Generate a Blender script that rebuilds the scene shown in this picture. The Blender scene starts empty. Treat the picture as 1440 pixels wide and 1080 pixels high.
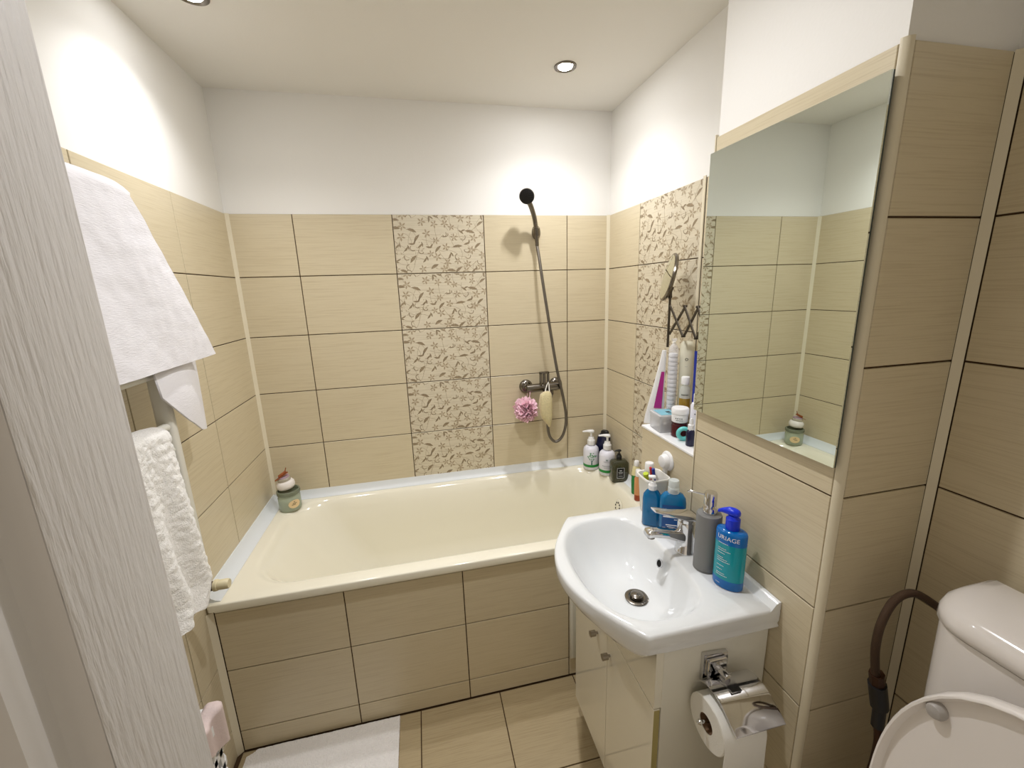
import bpy, bmesh, math, random
from mathutils import Vector, Matrix
PI = math.pi
scene = bpy.context.scene
C = scene.collection

# ------------------------------------------------------------------ camera, world, exposure
def make_camera():
    yaw, pitch, roll = 0.2130, -0.2240, -0.0328
    cy, sy, cp, sp, cr, sr = math.cos(yaw), math.sin(yaw), math.cos(pitch), math.sin(pitch), math.cos(roll), math.sin(roll)
    f = Vector((sy*cp, cy*cp, sp)); r = Vector((cy, -sy, 0)); u = r.cross(f)
    r2 = cr*r + sr*u; u2 = -sr*r + cr*u
    m = Matrix((r2, u2, -f)).transposed().to_4x4()
    m.translation = Vector((0.7217, -1.9879, 1.5318))
    cam = bpy.data.cameras.new('camera'); cam.sensor_fit = 'HORIZONTAL'; cam.sensor_width = 36.0
    cam.lens = 586.93/1440*36.0; cam.clip_start = 0.02
    o = bpy.data.objects.new('camera', cam); C.objects.link(o); o.matrix_world = m
    scene.camera = o
make_camera()
world = bpy.data.worlds.new('world'); scene.world = world; world.use_nodes = True
world.node_tree.nodes['Background'].inputs[0].default_value = (1.0, 0.87, 0.70, 1)
world.node_tree.nodes['Background'].inputs[1].default_value = 0.42
scene.view_settings.view_transform = 'Standard'; scene.view_settings.look = 'None'
scene.view_settings.gamma = 1.0; scene.view_settings.use_curve_mapping = False
scene.view_settings.exposure = 0.57
BULB_STRENGTH = 260.0
SPOT_WATTS = 24.0
SPOT_COLOR = (0.97, 0.97, 1.0, 1)

# ------------------------------------------------------------------ helpers
def lin(c):
    return tuple(((v/255)/12.92 if v/255 <= 0.04045 else ((v/255+0.055)/1.055)**2.4) for v in c)

def mat(name, col, rough=0.5, metal=0.0, trans=0.0, ior=1.45, coat=0.0, bump=None, noise=None, sss=0.0, alpha=1.0, sheen=0.0):
    """col: sRGB 0-255 albedo. bump=(scale, strength, stretch xyz) noise=(scale, amount)"""
    m = bpy.data.materials.new(name); m.use_nodes = True
    nt = m.node_tree; b = nt.nodes['Principled BSDF']
    c = lin(col) + (1,)
    b.inputs['Base Color'].default_value = c
    b.inputs['Roughness'].default_value = rough; b.inputs['Metallic'].default_value = metal
    b.inputs['Transmission Weight'].default_value = trans; b.inputs['IOR'].default_value = ior
    b.inputs['Coat Weight'].default_value = coat; b.inputs['Coat Roughness'].default_value = 0.05
    b.inputs['Sheen Weight'].default_value = sheen
    b.inputs['Alpha'].default_value = alpha
    if bump or noise:
        tc = nt.nodes.new('ShaderNodeTexCoord')
    if bump:
        mp = nt.nodes.new('ShaderNodeMapping'); mp.inputs['Scale'].default_value = bump[2] if len(bump) > 2 else (1, 1, 1)
        n = nt.nodes.new('ShaderNodeTexNoise'); n.inputs['Scale'].default_value = bump[0]; n.inputs['Detail'].default_value = 4
        bp = nt.nodes.new('ShaderNodeBump'); bp.inputs['Strength'].default_value = bump[1]; bp.inputs['Distance'].default_value = bump[3] if len(bump) > 3 else 0.002
        nt.links.new(tc.outputs['Object'], mp.inputs['Vector']); nt.links.new(mp.outputs['Vector'], n.inputs['Vector'])
        nt.links.new(n.outputs['Fac'], bp.inputs['Height']); nt.links.new(bp.outputs['Normal'], b.inputs['Normal'])
    if noise:
        n2 = nt.nodes.new('ShaderNodeTexNoise'); n2.inputs['Scale'].default_value = noise[0]; n2.inputs['Detail'].default_value = 3
        mx = nt.nodes.new('ShaderNodeMix'); mx.data_type = 'RGBA'
        mx.inputs[6].default_value = c
        mx.inputs[7].default_value = (c[0]*(1-noise[1]), c[1]*(1-noise[1]), c[2]*(1-noise[1]), 1)
        nt.links.new(tc.outputs['Object'], n2.inputs['Vector']); nt.links.new(n2.outputs['Fac'], mx.inputs[0])
        nt.links.new(mx.outputs[2], b.inputs['Base Color'])
    return m

def tile_mat(name, col, dark, rough):
    """cream ceramic with fine horizontal combed streaks along the tile's own x axis"""
    m = bpy.data.materials.new(name); m.use_nodes = True
    nt = m.node_tree; b = nt.nodes['Principled BSDF']; L = nt.links.new
    tc = nt.nodes.new('ShaderNodeTexCoord'); oi = nt.nodes.new('ShaderNodeObjectInfo')
    cx = nt.nodes.new('ShaderNodeCombineXYZ'); ml = nt.nodes.new('ShaderNodeMath'); ml.operation = 'MULTIPLY'; ml.inputs[1].default_value = 37.0
    L(oi.outputs['Random'], ml.inputs[0])
    for i in range(3): L(ml.outputs[0], cx.inputs[i])
    ad = nt.nodes.new('ShaderNodeVectorMath'); ad.operation = 'ADD'
    L(tc.outputs['Object'], ad.inputs[0]); L(cx.outputs[0], ad.inputs[1])
    mp = nt.nodes.new('ShaderNodeMapping'); mp.inputs['Scale'].default_value = (7.0, 2.0, 380.0)
    L(ad.outputs[0], mp.inputs['Vector'])
    n = nt.nodes.new('ShaderNodeTexNoise'); n.inputs['Scale'].default_value = 1.0; n.inputs['Detail'].default_value = 5; n.inputs['Roughness'].default_value = 0.6
    n.inputs['Distortion'].default_value = 0.04
    L(mp.outputs[0], n.inputs['Vector'])
    rp = nt.nodes.new('ShaderNodeValToRGB')
    rp.color_ramp.elements[0].position = 0.30; rp.color_ramp.elements[0].color = lin(dark) + (1,)
    rp.color_ramp.elements[1].position = 0.52; rp.color_ramp.elements[1].color = lin(col) + (1,)
    L(n.outputs['Fac'], rp.inputs[0]); L(rp.outputs[0], b.inputs['Base Color'])
    bp = nt.nodes.new('ShaderNodeBump'); bp.inputs['Strength'].default_value = 0.25; bp.inputs['Distance'].default_value = 0.0008
    L(n.outputs['Fac'], bp.inputs['Height']); L(bp.outputs['Normal'], b.inputs['Normal'])
    b.inputs['Roughness'].default_value = rough
    return m

class MB:
    def __init__(self): self.v = []; self.f = []; self.mi = []
    def add(self, vs, fs, mi=0):
        o = len(self.v); self.v += [tuple(x) for x in vs]
        for f in fs: self.f.append([i+o for i in f]); self.mi.append(mi)
        return self
    def box(self, x0, x1, y0, y1, z0, z1, bev=0.0, mi=0):
        if x0 > x1: x0, x1 = x1, x0
        if y0 > y1: y0, y1 = y1, y0
        if z0 > z1: z0, z1 = z1, z0
        if bev <= 0:
            vs = [(x, y, z) for z in (z0, z1) for y in (y0, y1) for x in (x0, x1)]
            return self.add(vs, [[0,2,3,1],[4,5,7,6],[0,1,5,4],[2,6,7,3],[0,4,6,2],[1,3,7,5]], mi)
        bm = bmesh.new()
        bmesh.ops.create_cube(bm, size=1.0)
        for v in bm.verts:
            v.co = Vector(((x0+x1)/2+v.co.x*(x1-x0), (y0+y1)/2+v.co.y*(y1-y0), (z0+z1)/2+v.co.z*(z1-z0)))
        bmesh.ops.bevel(bm, geom=list(bm.edges), offset=bev, segments=2, profile=0.5, affect='EDGES')
        return self.from_bm(bm, mi)
    def from_bm(self, bm, mi=0):
        bm.verts.index_update()
        self.add([v.co[:] for v in bm.verts], [[v.index for v in f.verts] for f in bm.faces], mi)
        bm.free(); return self
    def loft(self, rings, cap0=True, cap1=True, closed=True, mi=0):
        n = len(rings[0]); vs = [p for r in rings for p in r]; fs = []
        for k in range(len(rings)-1):
            for i in range(n if closed else n-1):
                j = (i+1) % n
                fs.append([k*n+i, k*n+j, (k+1)*n+j, (k+1)*n+i])
        if cap0: fs.append(list(range(n))[::-1])
        if cap1: fs.append([(len(rings)-1)*n+i for i in range(n)])
        return self.add(vs, fs, mi)
    def lathe(self, prof, seg=28, c=(0, 0, 0), mi=0, cap=True, sx=1.0, sy=1.0):
        rings = [[(c[0]+r*sx*math.cos(2*PI*i/seg), c[1]+r*sy*math.sin(2*PI*i/seg), c[2]+z) for i in range(seg)] for r, z in prof]
        return self.loft(rings, cap, cap, True, mi)
    def tube(self, pts, rad, seg=10, smooth=0, cap=True, mi=0, flat=None):
        pts = [Vector(p) for p in pts]
        if smooth: pts = catmull(pts, smooth)
        rings = []; prev = None
        for i, p in enumerate(pts):
            t = (pts[min(i+1, len(pts)-1)] - pts[max(i-1, 0)]).normalized()
            if prev is None:
                a = Vector((0, 0, 1)) if abs(t.z) < 0.9 else Vector((1, 0, 0))
                nrm = (a - t*a.dot(t)).normalized()
            else:
                nrm = (prev - t*prev.dot(t)).normalized()
            prev = nrm; bn = t.cross(nrm)
            r = rad(i/(len(pts)-1)) if callable(rad) else rad
            fl = flat or 1.0
            rings.append([p + nrm*r*math.cos(2*PI*k/seg) + bn*r*fl*math.sin(2*PI*k/seg) for k in range(seg)])
        return self.loft([[tuple(q) for q in rg] for rg in rings], cap, cap, True, mi)
    def prism(self, poly, axis, a, b, mi=0):
        """poly: 2-D points in the two other axes (x,y,z order); extruded from a to b along axis"""
        def P(q, t):
            return {'x': (t, q[0], q[1]), 'y': (q[0], t, q[1]), 'z': (q[0], q[1], t)}[axis]
        return self.loft([[P(q, a) for q in poly], [P(q, b) for q in poly]], mi=mi)
    def xf(self, m):
        self.v = [tuple(m @ Vector(v)) for v in self.v]; return self
    def mesh(self, name, mats, smooth=False, fix=True):
        me = bpy.data.meshes.new(name); me.from_pydata(self.v, [], self.f)
        for m in (mats if isinstance(mats, (list, tuple)) else [mats]): me.materials.append(m)
        if any(self.mi): me.polygons.foreach_set('material_index', self.mi)
        if fix:
            bm = bmesh.new(); bm.from_mesh(me); bmesh.ops.recalc_face_normals(bm, faces=bm.faces); bm.to_mesh(me); bm.free()
        if smooth:
            me.polygons.foreach_set('use_smooth', [True]*len(me.polygons))
            try: me.set_sharp_from_angle(angle=math.radians(smooth if smooth is not True else 40))
            except Exception: pass
        me.update(); return me
    def build(self, name, mats, parent=None, smooth=False, fix=True):
        return link(name, self.mesh(name, mats, smooth, fix), parent)

def link(name, me, parent=None):
    o = bpy.data.objects.new(name, me); C.objects.link(o)
    if parent is not None: o.parent = parent
    return o
def catmull(pts, n):
    out = []
    for i in range(len(pts)-1):
        p0 = pts[max(i-1, 0)]; p1 = pts[i]; p2 = pts[i+1]; p3 = pts[min(i+2, len(pts)-1)]
        for k in range(n):
            t = k/n
            out.append(0.5*((2*p1)+(p2-p0)*t+(2*p0-5*p1+4*p2-p3)*t*t+(3*p1-p0-3*p2+p3)*t*t*t))
    out.append(pts[-1]); return out
def tag(o, label, cat, group=None):
    o['label'] = label; o['category'] = cat
    if group: o['group'] = group
    return o
def thing(name, label, cat, loc=(0, 0, 0), rotz=0.0, group=None):
    o = bpy.data.objects.new(name, None); C.objects.link(o); o.empty_display_size = 0.05
    o.location = loc; o.rotation_euler = (0, 0, rotz)
    return tag(o, label, cat, group)
def struct(o):
    o['kind'] = 'structure'; return o
def rrect(x0, x1, y0, y1, r, z, n=6):
    out = []
    for cx, cy, a0 in ((x1-r, y1-r, 0), (x0+r, y1-r, 90), (x0+r, y0+r, 180), (x1-r, y0+r, 270)):
        for k in range(n+1):
            a = math.radians(a0+90*k/n); out.append((cx+r*math.cos(a), cy+r*math.sin(a), z))
    return out
def text_mb(s, size, align='CENTER'):
    cu = bpy.data.curves.new('lettering', 'FONT'); cu.body = s; cu.size = size; cu.align_x = align; cu.align_y = 'CENTER'
    cu.resolution_u = 3
    o = bpy.data.objects.new('lettering', cu); C.objects.link(o)
    dg = bpy.context.evaluated_depsgraph_get()
    me = bpy.data.meshes.new_from_object(o.evaluated_get(dg))
    mb = MB(); mb.add([v.co[:] for v in me.vertices], [list(p.vertices) for p in me.polygons])
    bpy.data.objects.remove(o); bpy.data.curves.remove(cu); bpy.data.meshes.remove(me)
    return mb
def to_front(mb, y, z, x=0.0):
    """flat text in xy -> standing on local xz plane facing -y"""
    mb.v = [(a+x, y, b+z) for a, b, c in mb.v]; return mb
def wrap(mb, r, z, sx=1.0, sy=1.0, off=0.0004):
    mb.v = [((r+off)*sx*math.sin(a/r), -(r+off)*sy*math.cos(a/r), b+z) for a, b, c in mb.v]; return mb
def face_cam(x, y, extra=0.0):
    return math.atan2(0.7217-x, -(-1.9879-y)) + extra
random.seed(4)

# ------------------------------------------------------------------ materials
M = {}
M['plaster'] = mat('plaster', (243, 241, 236), 0.85, bump=(140, 0.12))
M['ceiling'] = mat('ceiling_paint', (240, 237, 230), 0.9, bump=(160, 0.1))
M['grout'] = mat('grout', (84, 62, 38), 0.9, noise=(60, 0.25))
M['tile'] = tile_mat('cream_tile', (213, 200, 170), (200, 185, 153), 0.30)
M['floor_tile'] = tile_mat('floor_tile', (180, 162, 126), (160, 141, 106), 0.38)
M['decor'] = tile_mat('decor_tile', (216, 206, 182), (200, 188, 162), 0.30)
M['print_dark'] = mat('print_dark', (148, 131, 104), 0.35)
M['print_light'] = mat('print_light', (174, 157, 129), 0.35)
M['trim'] = mat('cream_trim', (226, 216, 190), 0.4)
M['white_seal'] = mat('seal_white', (226, 230, 232), 0.35)
M['enamel'] = mat('enamel', (240, 235, 216), 0.12, coat=0.3)
M['porcelain'] = mat('porcelain', (228, 230, 230), 0.08, coat=0.3)
M['toilet'] = mat('toilet_ceramic', (232, 226, 220), 0.12, coat=0.2)
M['toilet_plastic'] = mat('toilet_plastic', (232, 226, 220), 0.3)
M['bumper'] = mat('bumper', (170, 165, 160), 0.4)
M['chrome'] = mat('chrome', (214, 214, 216), 0.06, 1.0)
M['dull_chrome'] = mat('dull_chrome', (124, 118, 110), 0.22, 1.0)
M['dark_metal'] = mat('dark_metal', (86, 80, 72), 0.35, 0.9)
M['mirror'] = mat('mirror_glass', (226, 234, 228), 0.005, 1.0)
M['mirror_edge'] = mat('mirror_edge', (60, 72, 66), 0.3)
M['black'] = mat('black_plastic', (24, 24, 26), 0.35)
M['white_gloss'] = mat('white_gloss', (240, 236, 220), 0.06, coat=0.6)
M['white_lam'] = mat('white_laminate', (236, 234, 222), 0.35)
M['olive_edge'] = mat('cabinet_edge', (180, 168, 110), 0.5)
M['knob'] = mat('brushed_knob', (160, 152, 140), 0.4, 0.9)
M['door'] = mat('door_white', (208, 204, 200), 0.5, bump=(1.0, 0.9, (200, 200, 24), 0.0026))
M['door_plain'] = mat('door_plain', (208, 204, 200), 0.5)
M['towel'] = mat('towel_white', (236, 234, 238), 0.95, bump=(260, 0.28, (1, 0.25, 1.8), 0.003), sheen=0.3)
M['terry'] = mat('towel_terry', (250, 248, 244), 0.98, bump=(300, 0.6, (1, 1, 1), 0.004), sheen=0.4)
M['mat'] = mat('bath_mat', (252, 248, 244), 0.98, bump=(180, 1.0, (1, 1, 1), 0.006), sheen=0.3)
M['rad'] = mat('radiator_white', (232, 230, 220), 0.3)
M['brown_metal'] = mat('brown_metal', (70, 46, 32), 0.4, 0.7)
M['cream_plastic'] = mat('cream_plastic', (222, 210, 172), 0.4)
M['white_plastic'] = mat('white_plastic', (240, 240, 240), 0.3)
M['paper'] = mat('paper', (240, 238, 230), 0.95, bump=(300, 0.3))
M['card'] = mat('cardboard_core', (120, 92, 66), 0.9)
M['pink'] = mat('pink_mesh', (255, 216, 228), 0.7)
M['loofah'] = mat('loofah', (240, 226, 178), 0.9, bump=(220, 1.0, (1, 1, 1), 0.006), noise=(120, 0.3))
M['loofah_cloth'] = mat('loofah_cloth', (222, 208, 176), 0.9)
M['rope'] = mat('rope', (240, 236, 226), 0.9)
M['green'] = mat('green_print', (38, 140, 62), 0.4)
M['sage'] = mat('sage_print', (116, 164, 132), 0.4)
M['teal_dark'] = mat('teal_print', (60, 104, 100), 0.4)
M['grey_print'] = mat('grey_print', (120, 124, 140), 0.5)
M['bottle_white'] = mat('bottle_white', (234, 234, 244), 0.3)
M['smoke'] = mat('smoked_plastic', (92, 92, 66), 0.08, trans=0.6)
M['ink'] = mat('black_label', (14, 14, 14), 0.4)
M['white_ink'] = mat('white_ink', (240, 240, 240), 0.5)
M['green_bottle'] = mat('green_bottle', (24, 128, 58), 0.25)
M['pale_bottle'] = mat('pale_bottle', (228, 220, 170), 0.3)
M['orange_bottle'] = mat('orange_bottle', (214, 150, 100), 0.25)
M['red_brown'] = mat('red_brown', (160, 66, 30), 0.3)
M['cup'] = mat('tumbler_white', (244, 242, 236), 0.25)
M['red'] = mat('red_plastic', (196, 30, 40), 0.35)
M['blue'] = mat('blue_plastic', (30, 50, 150), 0.3)
M['lime'] = mat('lime_plastic', (190, 210, 50), 0.35)
M['soap_blue'] = mat('soap_blue', (10, 128, 188), 0.12, trans=0.35)
M['soap_deep'] = mat('soap_deep', (12, 74, 140), 0.3)
M['clear_cap'] = mat('clear_cap', (232, 240, 240), 0.1, alpha=0.6)
M['grey_matte'] = mat('grey_dispenser', (122, 122, 120), 0.55)
M['gel_teal'] = mat('gel_teal', (0, 172, 188), 0.12, trans=0.3)
M['gel_blue'] = mat('gel_blue', (6, 122, 210), 0.14, trans=0.3)
M['pump_blue'] = mat('pump_blue', (16, 50, 214), 0.3)
M['jar_green'] = mat('jar_green', (196, 206, 182), 0.12, trans=0.4)
M['jar_rim'] = mat('jar_rim', (146, 154, 130), 0.1, trans=0.4)
M['wax'] = mat('wax', (236, 230, 224), 0.5)
M['jar_clear'] = mat('jar_clear', (222, 214, 196), 0.1, trans=0.5)
M['label_cream'] = mat('label_cream', (236, 208, 160), 0.6)
M['ribbon'] = mat('ribbon_brown', (150, 84, 44), 0.8)
M['lilac'] = mat('lilac_lid', (176, 150, 164), 0.5)
M['magenta'] = mat('magenta_print', (170, 36, 130), 0.35)
M['box_clear'] = mat('box_clear', (240, 240, 242), 0.12, alpha=0.42)
M['box_label'] = mat('box_label', (130, 190, 206), 0.4)
M['cotton'] = mat('cotton', (240, 240, 244), 0.95)
M['sleeve'] = mat('clear_sleeve', (245, 245, 248), 0.12, alpha=0.22)
M['cream_tube'] = mat('cream_tube', (232, 228, 206), 0.35)
M['amber'] = mat('amber_liquid', (196, 160, 60), 0.1, trans=0.5)
M['glass'] = mat('clear_glass', (226, 230, 226), 0.05, alpha=0.4)
M['dark_red'] = mat('dark_red_jar', (72, 14, 24), 0.2)
M['aqua'] = mat('aqua_ring', (110, 206, 204), 0.35)
M['navy'] = mat('navy_glass', (24, 26, 58), 0.1)
M['pink_cloth'] = mat('pink_cloth', (222, 204, 200), 0.9, bump=(200, 0.4))
M['braid'] = mat('braided_hose', (84, 66, 52), 0.35, 0.7, bump=(900, 0.8))
M['hose_grey'] = mat('hose_grey', (116, 110, 102), 0.3, 0.8, bump=(1.0, 0.6, (500, 500, 900)))
M['tub_hole'] = mat('dark_hole', (20, 18, 16), 0.8)
def emit(name, col, s):
    m = bpy.data.materials.new(name); m.use_nodes = True; nt = m.node_tree
    nt.nodes.remove(nt.nodes['Principled BSDF']); e = nt.nodes.new('ShaderNodeEmission')
    e.inputs[0].default_value = col; e.inputs[1].default_value = s
    nt.links.new(e.outputs[0], nt.nodes['Material Output'].inputs[0]); return m

# ------------------------------------------------------------------ room dimensions (metres)
W, W2, XP = 1.658, 1.690, 1.4625
YB, YN, YF, HC = -1.002, -1.42, -2.17, 2.312      # pillar back / pillar front / front wall / ceiling
ZT, ZP, RIM = 1.863, 1.876, 0.600
T = 0.004                                          # tile stands proud of the grout
G = 0.0036                                         # joint width
APR = -0.675

# ------------------------------------------------------------------ tiles
TILE_CACHE = {}
def tile_mesh(w, h, m):
    k = (round(w, 4), round(h, 4), m.name)
    if k not in TILE_CACHE:
        a, b, c = w/2-G/2, h/2-G/2, 0.0010
        mb = MB()
        mb.loft([[(-a, T, -b), (a, T, -b), (a, T, b), (-a, T, b)],
                 [(-a, c, -b), (a, c, -b), (a, c, b), (-a, c, b)],
                 [(-a+c, 0, -b+c), (a-c, 0, -b+c), (a-c, 0, b-c), (-a+c, 0, b-c)]])
        TILE_CACHE[k] = mb.mesh('tile', m)
    return TILE_CACHE[k]

def print_elements():
    rnd = random.Random(11); els = []      # list of (mi, polys)
    def leaf(x, z, a, l, w, mi):
        ca, sa = math.cos(a), math.sin(a)
        pts = [(-.5, 0), (-.2, .42), (.1, .5), (.35, .25), (.5, 0), (.3, -.12), (0, -.18), (-.25, -.14)]
        return (mi, [[(x+ca*p*l-sa*q*w, z+sa*p*l+ca*q*w) for p, q in pts]])
    def flower(x, z, r, a0, mi):
        ps = []
        for k in range(5):
            a = a0+k*2*PI/5; ca, sa = math.cos(a), math.sin(a)
            ps.append([(x+r*(ca*p-sa*q), z+r*(sa*p+ca*q)) for p, q in ((.12, -.05), (.5, -.2), (.85, -.12), (1, 0), (.85, .12), (.5, .2), (.12, .05))])
        return (mi, ps)
    def vine(x, z, a, n, curl, step, w, mi):
        ps = []
        for k in range(n):
            x2, z2 = x+step*math.cos(a), z+step*math.sin(a)
            nx, nz = -math.sin(a)*w/2, math.cos(a)*w/2
            ps.append([(x+nx, z+nz), (x-nx, z-nz), (x2-nx, z2-nz), (x2+nx, z2+nz)])
            x, z = x2, z2; a += curl
        return (mi, ps)
    pts = []
    tries = 0
    while len(pts) < 72 and tries < 6000:
        tries += 1
        p = (rnd.uniform(-.198, .198), rnd.uniform(-.123, .123))
        if all((p[0]-q[0])**2+(p[1]-q[1])**2 > .0300**2 for q in pts): pts.append(p)
    for i, (x, z) in enumerate(pts):
        t = i % 5
        if t in (0, 3): els.append(flower(x, z, rnd.uniform(.015, .020), rnd.uniform(0, 2), 1))
        elif t == 1: els.append(leaf(x, z, rnd.uniform(-.5, 1.0), rnd.uniform(.036, .048), rnd.uniform(.015, .020), 0))
        elif t == 2:
            a = rnd.uniform(0, 6); els.append(leaf(x, z, a, .030, .012, 0)); els.append(leaf(x+.010, z+.006, a+1.0, .024, .010, 0))
        else:
            els.append(vine(x, z, rnd.uniform(0, 6), 6, rnd.choice((.5, -.5)), .006, .003, 0))
        els.append(vine(x, z, rnd.uniform(0, 6.3), 9, rnd.uniform(-.22, .22), .007, .0013, 1))
        if i % 4 == 0:
            for q in range(4):
                dx, dz = rnd.uniform(-.016, .016), rnd.uniform(-.016, .016)
                els.append((1, [[(x+dx+.0022*math.cos(k*PI/3), z+dz+.0022*math.sin(k*PI/3)) for k in range(6)]]))
    return els
PRINT = print_elements(); PRINT_CACHE = {}
def clip_rect(poly, hx, hz):
    for ax, sg, lim in ((0, 1, hx), (0, -1, hx), (1, 1, hz), (1, -1, hz)):
        out = []
        for i in range(len(poly)):
            p, q = poly[i-1], poly[i]; dp, dq = lim-sg*p[ax], lim-sg*q[ax]
            if (dp < 0) != (dq < 0):
                t = dp/(dp-dq); out.append((p[0]+(q[0]-p[0])*t, p[1]+(q[1]-p[1])*t))
            if dq >= 0: out.append(q)
        poly = out
        if not poly: break
    return poly
def print_mesh(w, h, side=0):
    k = (round(w, 3), round(h, 3), side)
    if k not in PRINT_CACHE:
        mb = MB()
        for n, (mi, ps) in enumerate(PRINT):
            # the print hangs from the tile's upper edge and is cut clean at the tile's edges
            qs = [clip_rect([(x + side*(0.2-w/2), z + (h/2-0.125)) for x, z in p], w/2-.003, h/2-.003) for p in ps]
            qs = [p for p in qs if len(p) > 2]
            for p in qs: mb.add([(x, -0.0003-0.00002*(n % 7), z) for x, z in p], [list(range(len(p)))], mi)
        PRINT_CACHE[k] = mb.mesh('floral_print', [M['print_dark'], M['print_light']], fix=False)
    return PRINT_CACHE[k]

def tile_field(parent, org, rot, us, zs, m=None, decor=(), skip=None):
    """org: world point of (u=0,z=0) on the tile surface; rot: Euler of a tile; us/zs: joint positions"""
    m = m or M['tile']
    R = Matrix.Rotation(rot[2], 4, 'Z') @ Matrix.Rotation(rot[0], 4, 'X')
    for i in range(len(us)-1):
        for j in range(len(zs)-1):
            if skip and skip(i, j): continue
            w, h = us[i+1]-us[i], abs(zs[j+1]-zs[j])
            p = Vector(org) + R @ Vector(((us[i]+us[i+1])/2, 0, (zs[j]+zs[j+1])/2))
            d = i in decor
            o = link('decor_tile' if d else 'tile', tile_mesh(w, h, M['decor'] if d else m), parent)
            o.location = p; o.rotation_euler = rot
            if d: link('floral_print', print_mesh(w, h, 0), o)
def rows(top, first, bottom, h=0.25):
    out = [top]; z = first
    while z > bottom+0.02: out.append(z); z -= h
    out.append(bottom); return out[::-1]

B = 0.008            # plaster sits a little behind the tile face
# floor ------------------------------------------------
floor = struct(MB().box(-.1, W2+.1, -2.6, .1, -.1, -T).build('floor', M['grout']))
tile_field(floor, (0, 0, 0), (-PI/2, 0, 0), [0.012, .315, .615, .916, 1.216, 1.46, 1.688], [-2.186, -1.886, -1.586, -1.286, -.986, -.677], M['floor_tile'])
# ceiling
ceiling = struct(MB().box(-.1, W2+.1, YF-.1, .1, HC, HC+.1).build('ceiling', M['ceiling']))
# back wall
wall_back = struct(MB().box(-.1, W2+.1, B, .12, 0, HC).build('wall_back', M['plaster']))
MB().box(0, W, T, B+.002, .56, ZT-.001).build('grout', M['grout'], wall_back)
zb = rows(ZT, 1.613, .605)
tile_field(wall_back, (0, 0, 0), (0, 0, 0), [.004, .244, .644, 1.044, 1.444, W-.004], zb, decor=(2,))
# left wall
wall_left = struct(MB().box(-.12, -B, YF, B, 0, HC).build('wall_left', M['plaster']))
MB().box(-B-.002, -T, YF, 0, 0, ZT-.001).build('grout', M['grout'], wall_left)
tile_field(wall_left, (0, 0, 0), (0, 0, PI/2), [YF, -1.996, -1.596, -1.196, -.796, -.396, -.004], rows(ZT, 1.613, 0),
           skip=lambda i, j: i == 5 and j < 2)
# right wall beside the tub
wall_right = struct(MB().box(W+B, W+.12, YB-.2, B, 0, HC).build('wall_right', M['plaster']))
MB().box(W+T, W+B+.002, YB, 0, .56, ZT-.001).build('grout', M['grout'], wall_right)
tile_field(wall_right, (W, 0, 0), (0, 0, -PI/2), [.004, .296, .700], zb, decor=(1,))
tile_field(wall_right, (W, 0, 0), (0, 0, -PI/2), [.712, .992], [1.063, 1.113, 1.363, 1.613, ZT])
# pillar
pillar = struct(MB().box(XP+B, W2+.1, YN+B, YB-.001, 0, HC).build('wall_pillar', M['plaster']))
MB().box(XP+T, XP+B+.002, YN+B, YB, 0, ZP-.001).box(XP+B, W2, YN+T, YN+B+.002, 0, ZP-.001).build('grout', M['grout'], pillar)
zp = rows(ZP, 1.626, 0)
tile_field(pillar, (XP, 0, 0), (0, 0, -PI/2), [1.004, 1.4075], zp)
tile_field(pillar, (0, YN, 0), (0, 0, 0), [XP+.013, W2-.010], zp)
# low box with the ledge
ledge = struct(MB().box(XP+B, W+B+.001, YB, -.7145, 0, 1.042).build('wall_ledge', M['plaster']))
MB().box(XP+T, XP+B+.002, YB, -.714, 0, 1.041).build('grout', M['grout'], ledge)
tile_field(ledge, (XP, 0, 0), (0, 0, -PI/2), [.716, 1.002], [0, .30, .55, .80, 1.046])
MB().box(XP-.002, W-.001, YB, -.712, 1.042, 1.050, .002).build('ledge_top', M['white_plastic'], ledge)
# right wall beside the toilet
wall_rn = struct(MB().box(W2+B, W2+.12, YF, YN+.02, 0, HC).build('wall_right_toilet', M['plaster']))
MB().box(W2+T, W2+B+.002, YF, YN, 0, ZP-.001).build('grout', M['grout'], wall_rn)
tile_field(wall_rn, (W2, 0, 0), (0, 0, -PI/2), [1.431, 1.820, -YF], zp)
# front wall with the doorway behind the camera
DX0, DX1, DZ = .455, 1.17, 2.05
wf = MB(); wf.box(-.12, DX0, YF-.10, YF, 0, HC); wf.box(DX1, W2+.12, YF-.10, YF, 0, HC); wf.box(DX0, DX1, YF-.10, YF, DZ, HC)
wall_front = struct(wf.build('wall_front', M['plaster']))
# tub front
apron = struct(MB().box(0, XP+B, APR+T, APR+.06, 0, .560).build('wall_apron', M['grout']))
tile_field(apron, (0, APR, 0), (0, 0, 0), [.016, .4026, .8026, 1.2026, XP], [.002, .086, .336, .560])

# trims ------------------------------------------------
def trim(n, mb, m='trim', smooth=35): return struct(mb.build('trim_%d' % n, M[m], None, smooth))
def inner_corner(x, y, dx, dy, s, z0, z1):
    poly = [(x, y), (x+dx*s, y), (x+dx*s*.62, y+dy*s*.34), (x+dx*s*.34, y+dy*s*.62), (x, y+dy*s)]
    return MB().prism(poly, 'z', z0, z1)
trim(1, inner_corner(0, 0, 1, -1, .012, RIM+.03, ZT))
trim(2, inner_corner(W, 0, -1, -1, .012, RIM+.03, ZT))
trim(3, inner_corner(0, APR, 1, -1, .015, .001, .565))
def quarter(x, y, r, z0, z1):       # rounded outer corner strip on the pillar's near edge
    poly = [(x+r, y), (x+r, y+r), (x, y+r)] + [(x+r-r*math.cos(a), y+r-r*math.sin(a)) for a in [PI/2*k/8 for k in range(0, 9)]]
    return MB().prism(poly, 'z', z0, z1)
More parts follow.
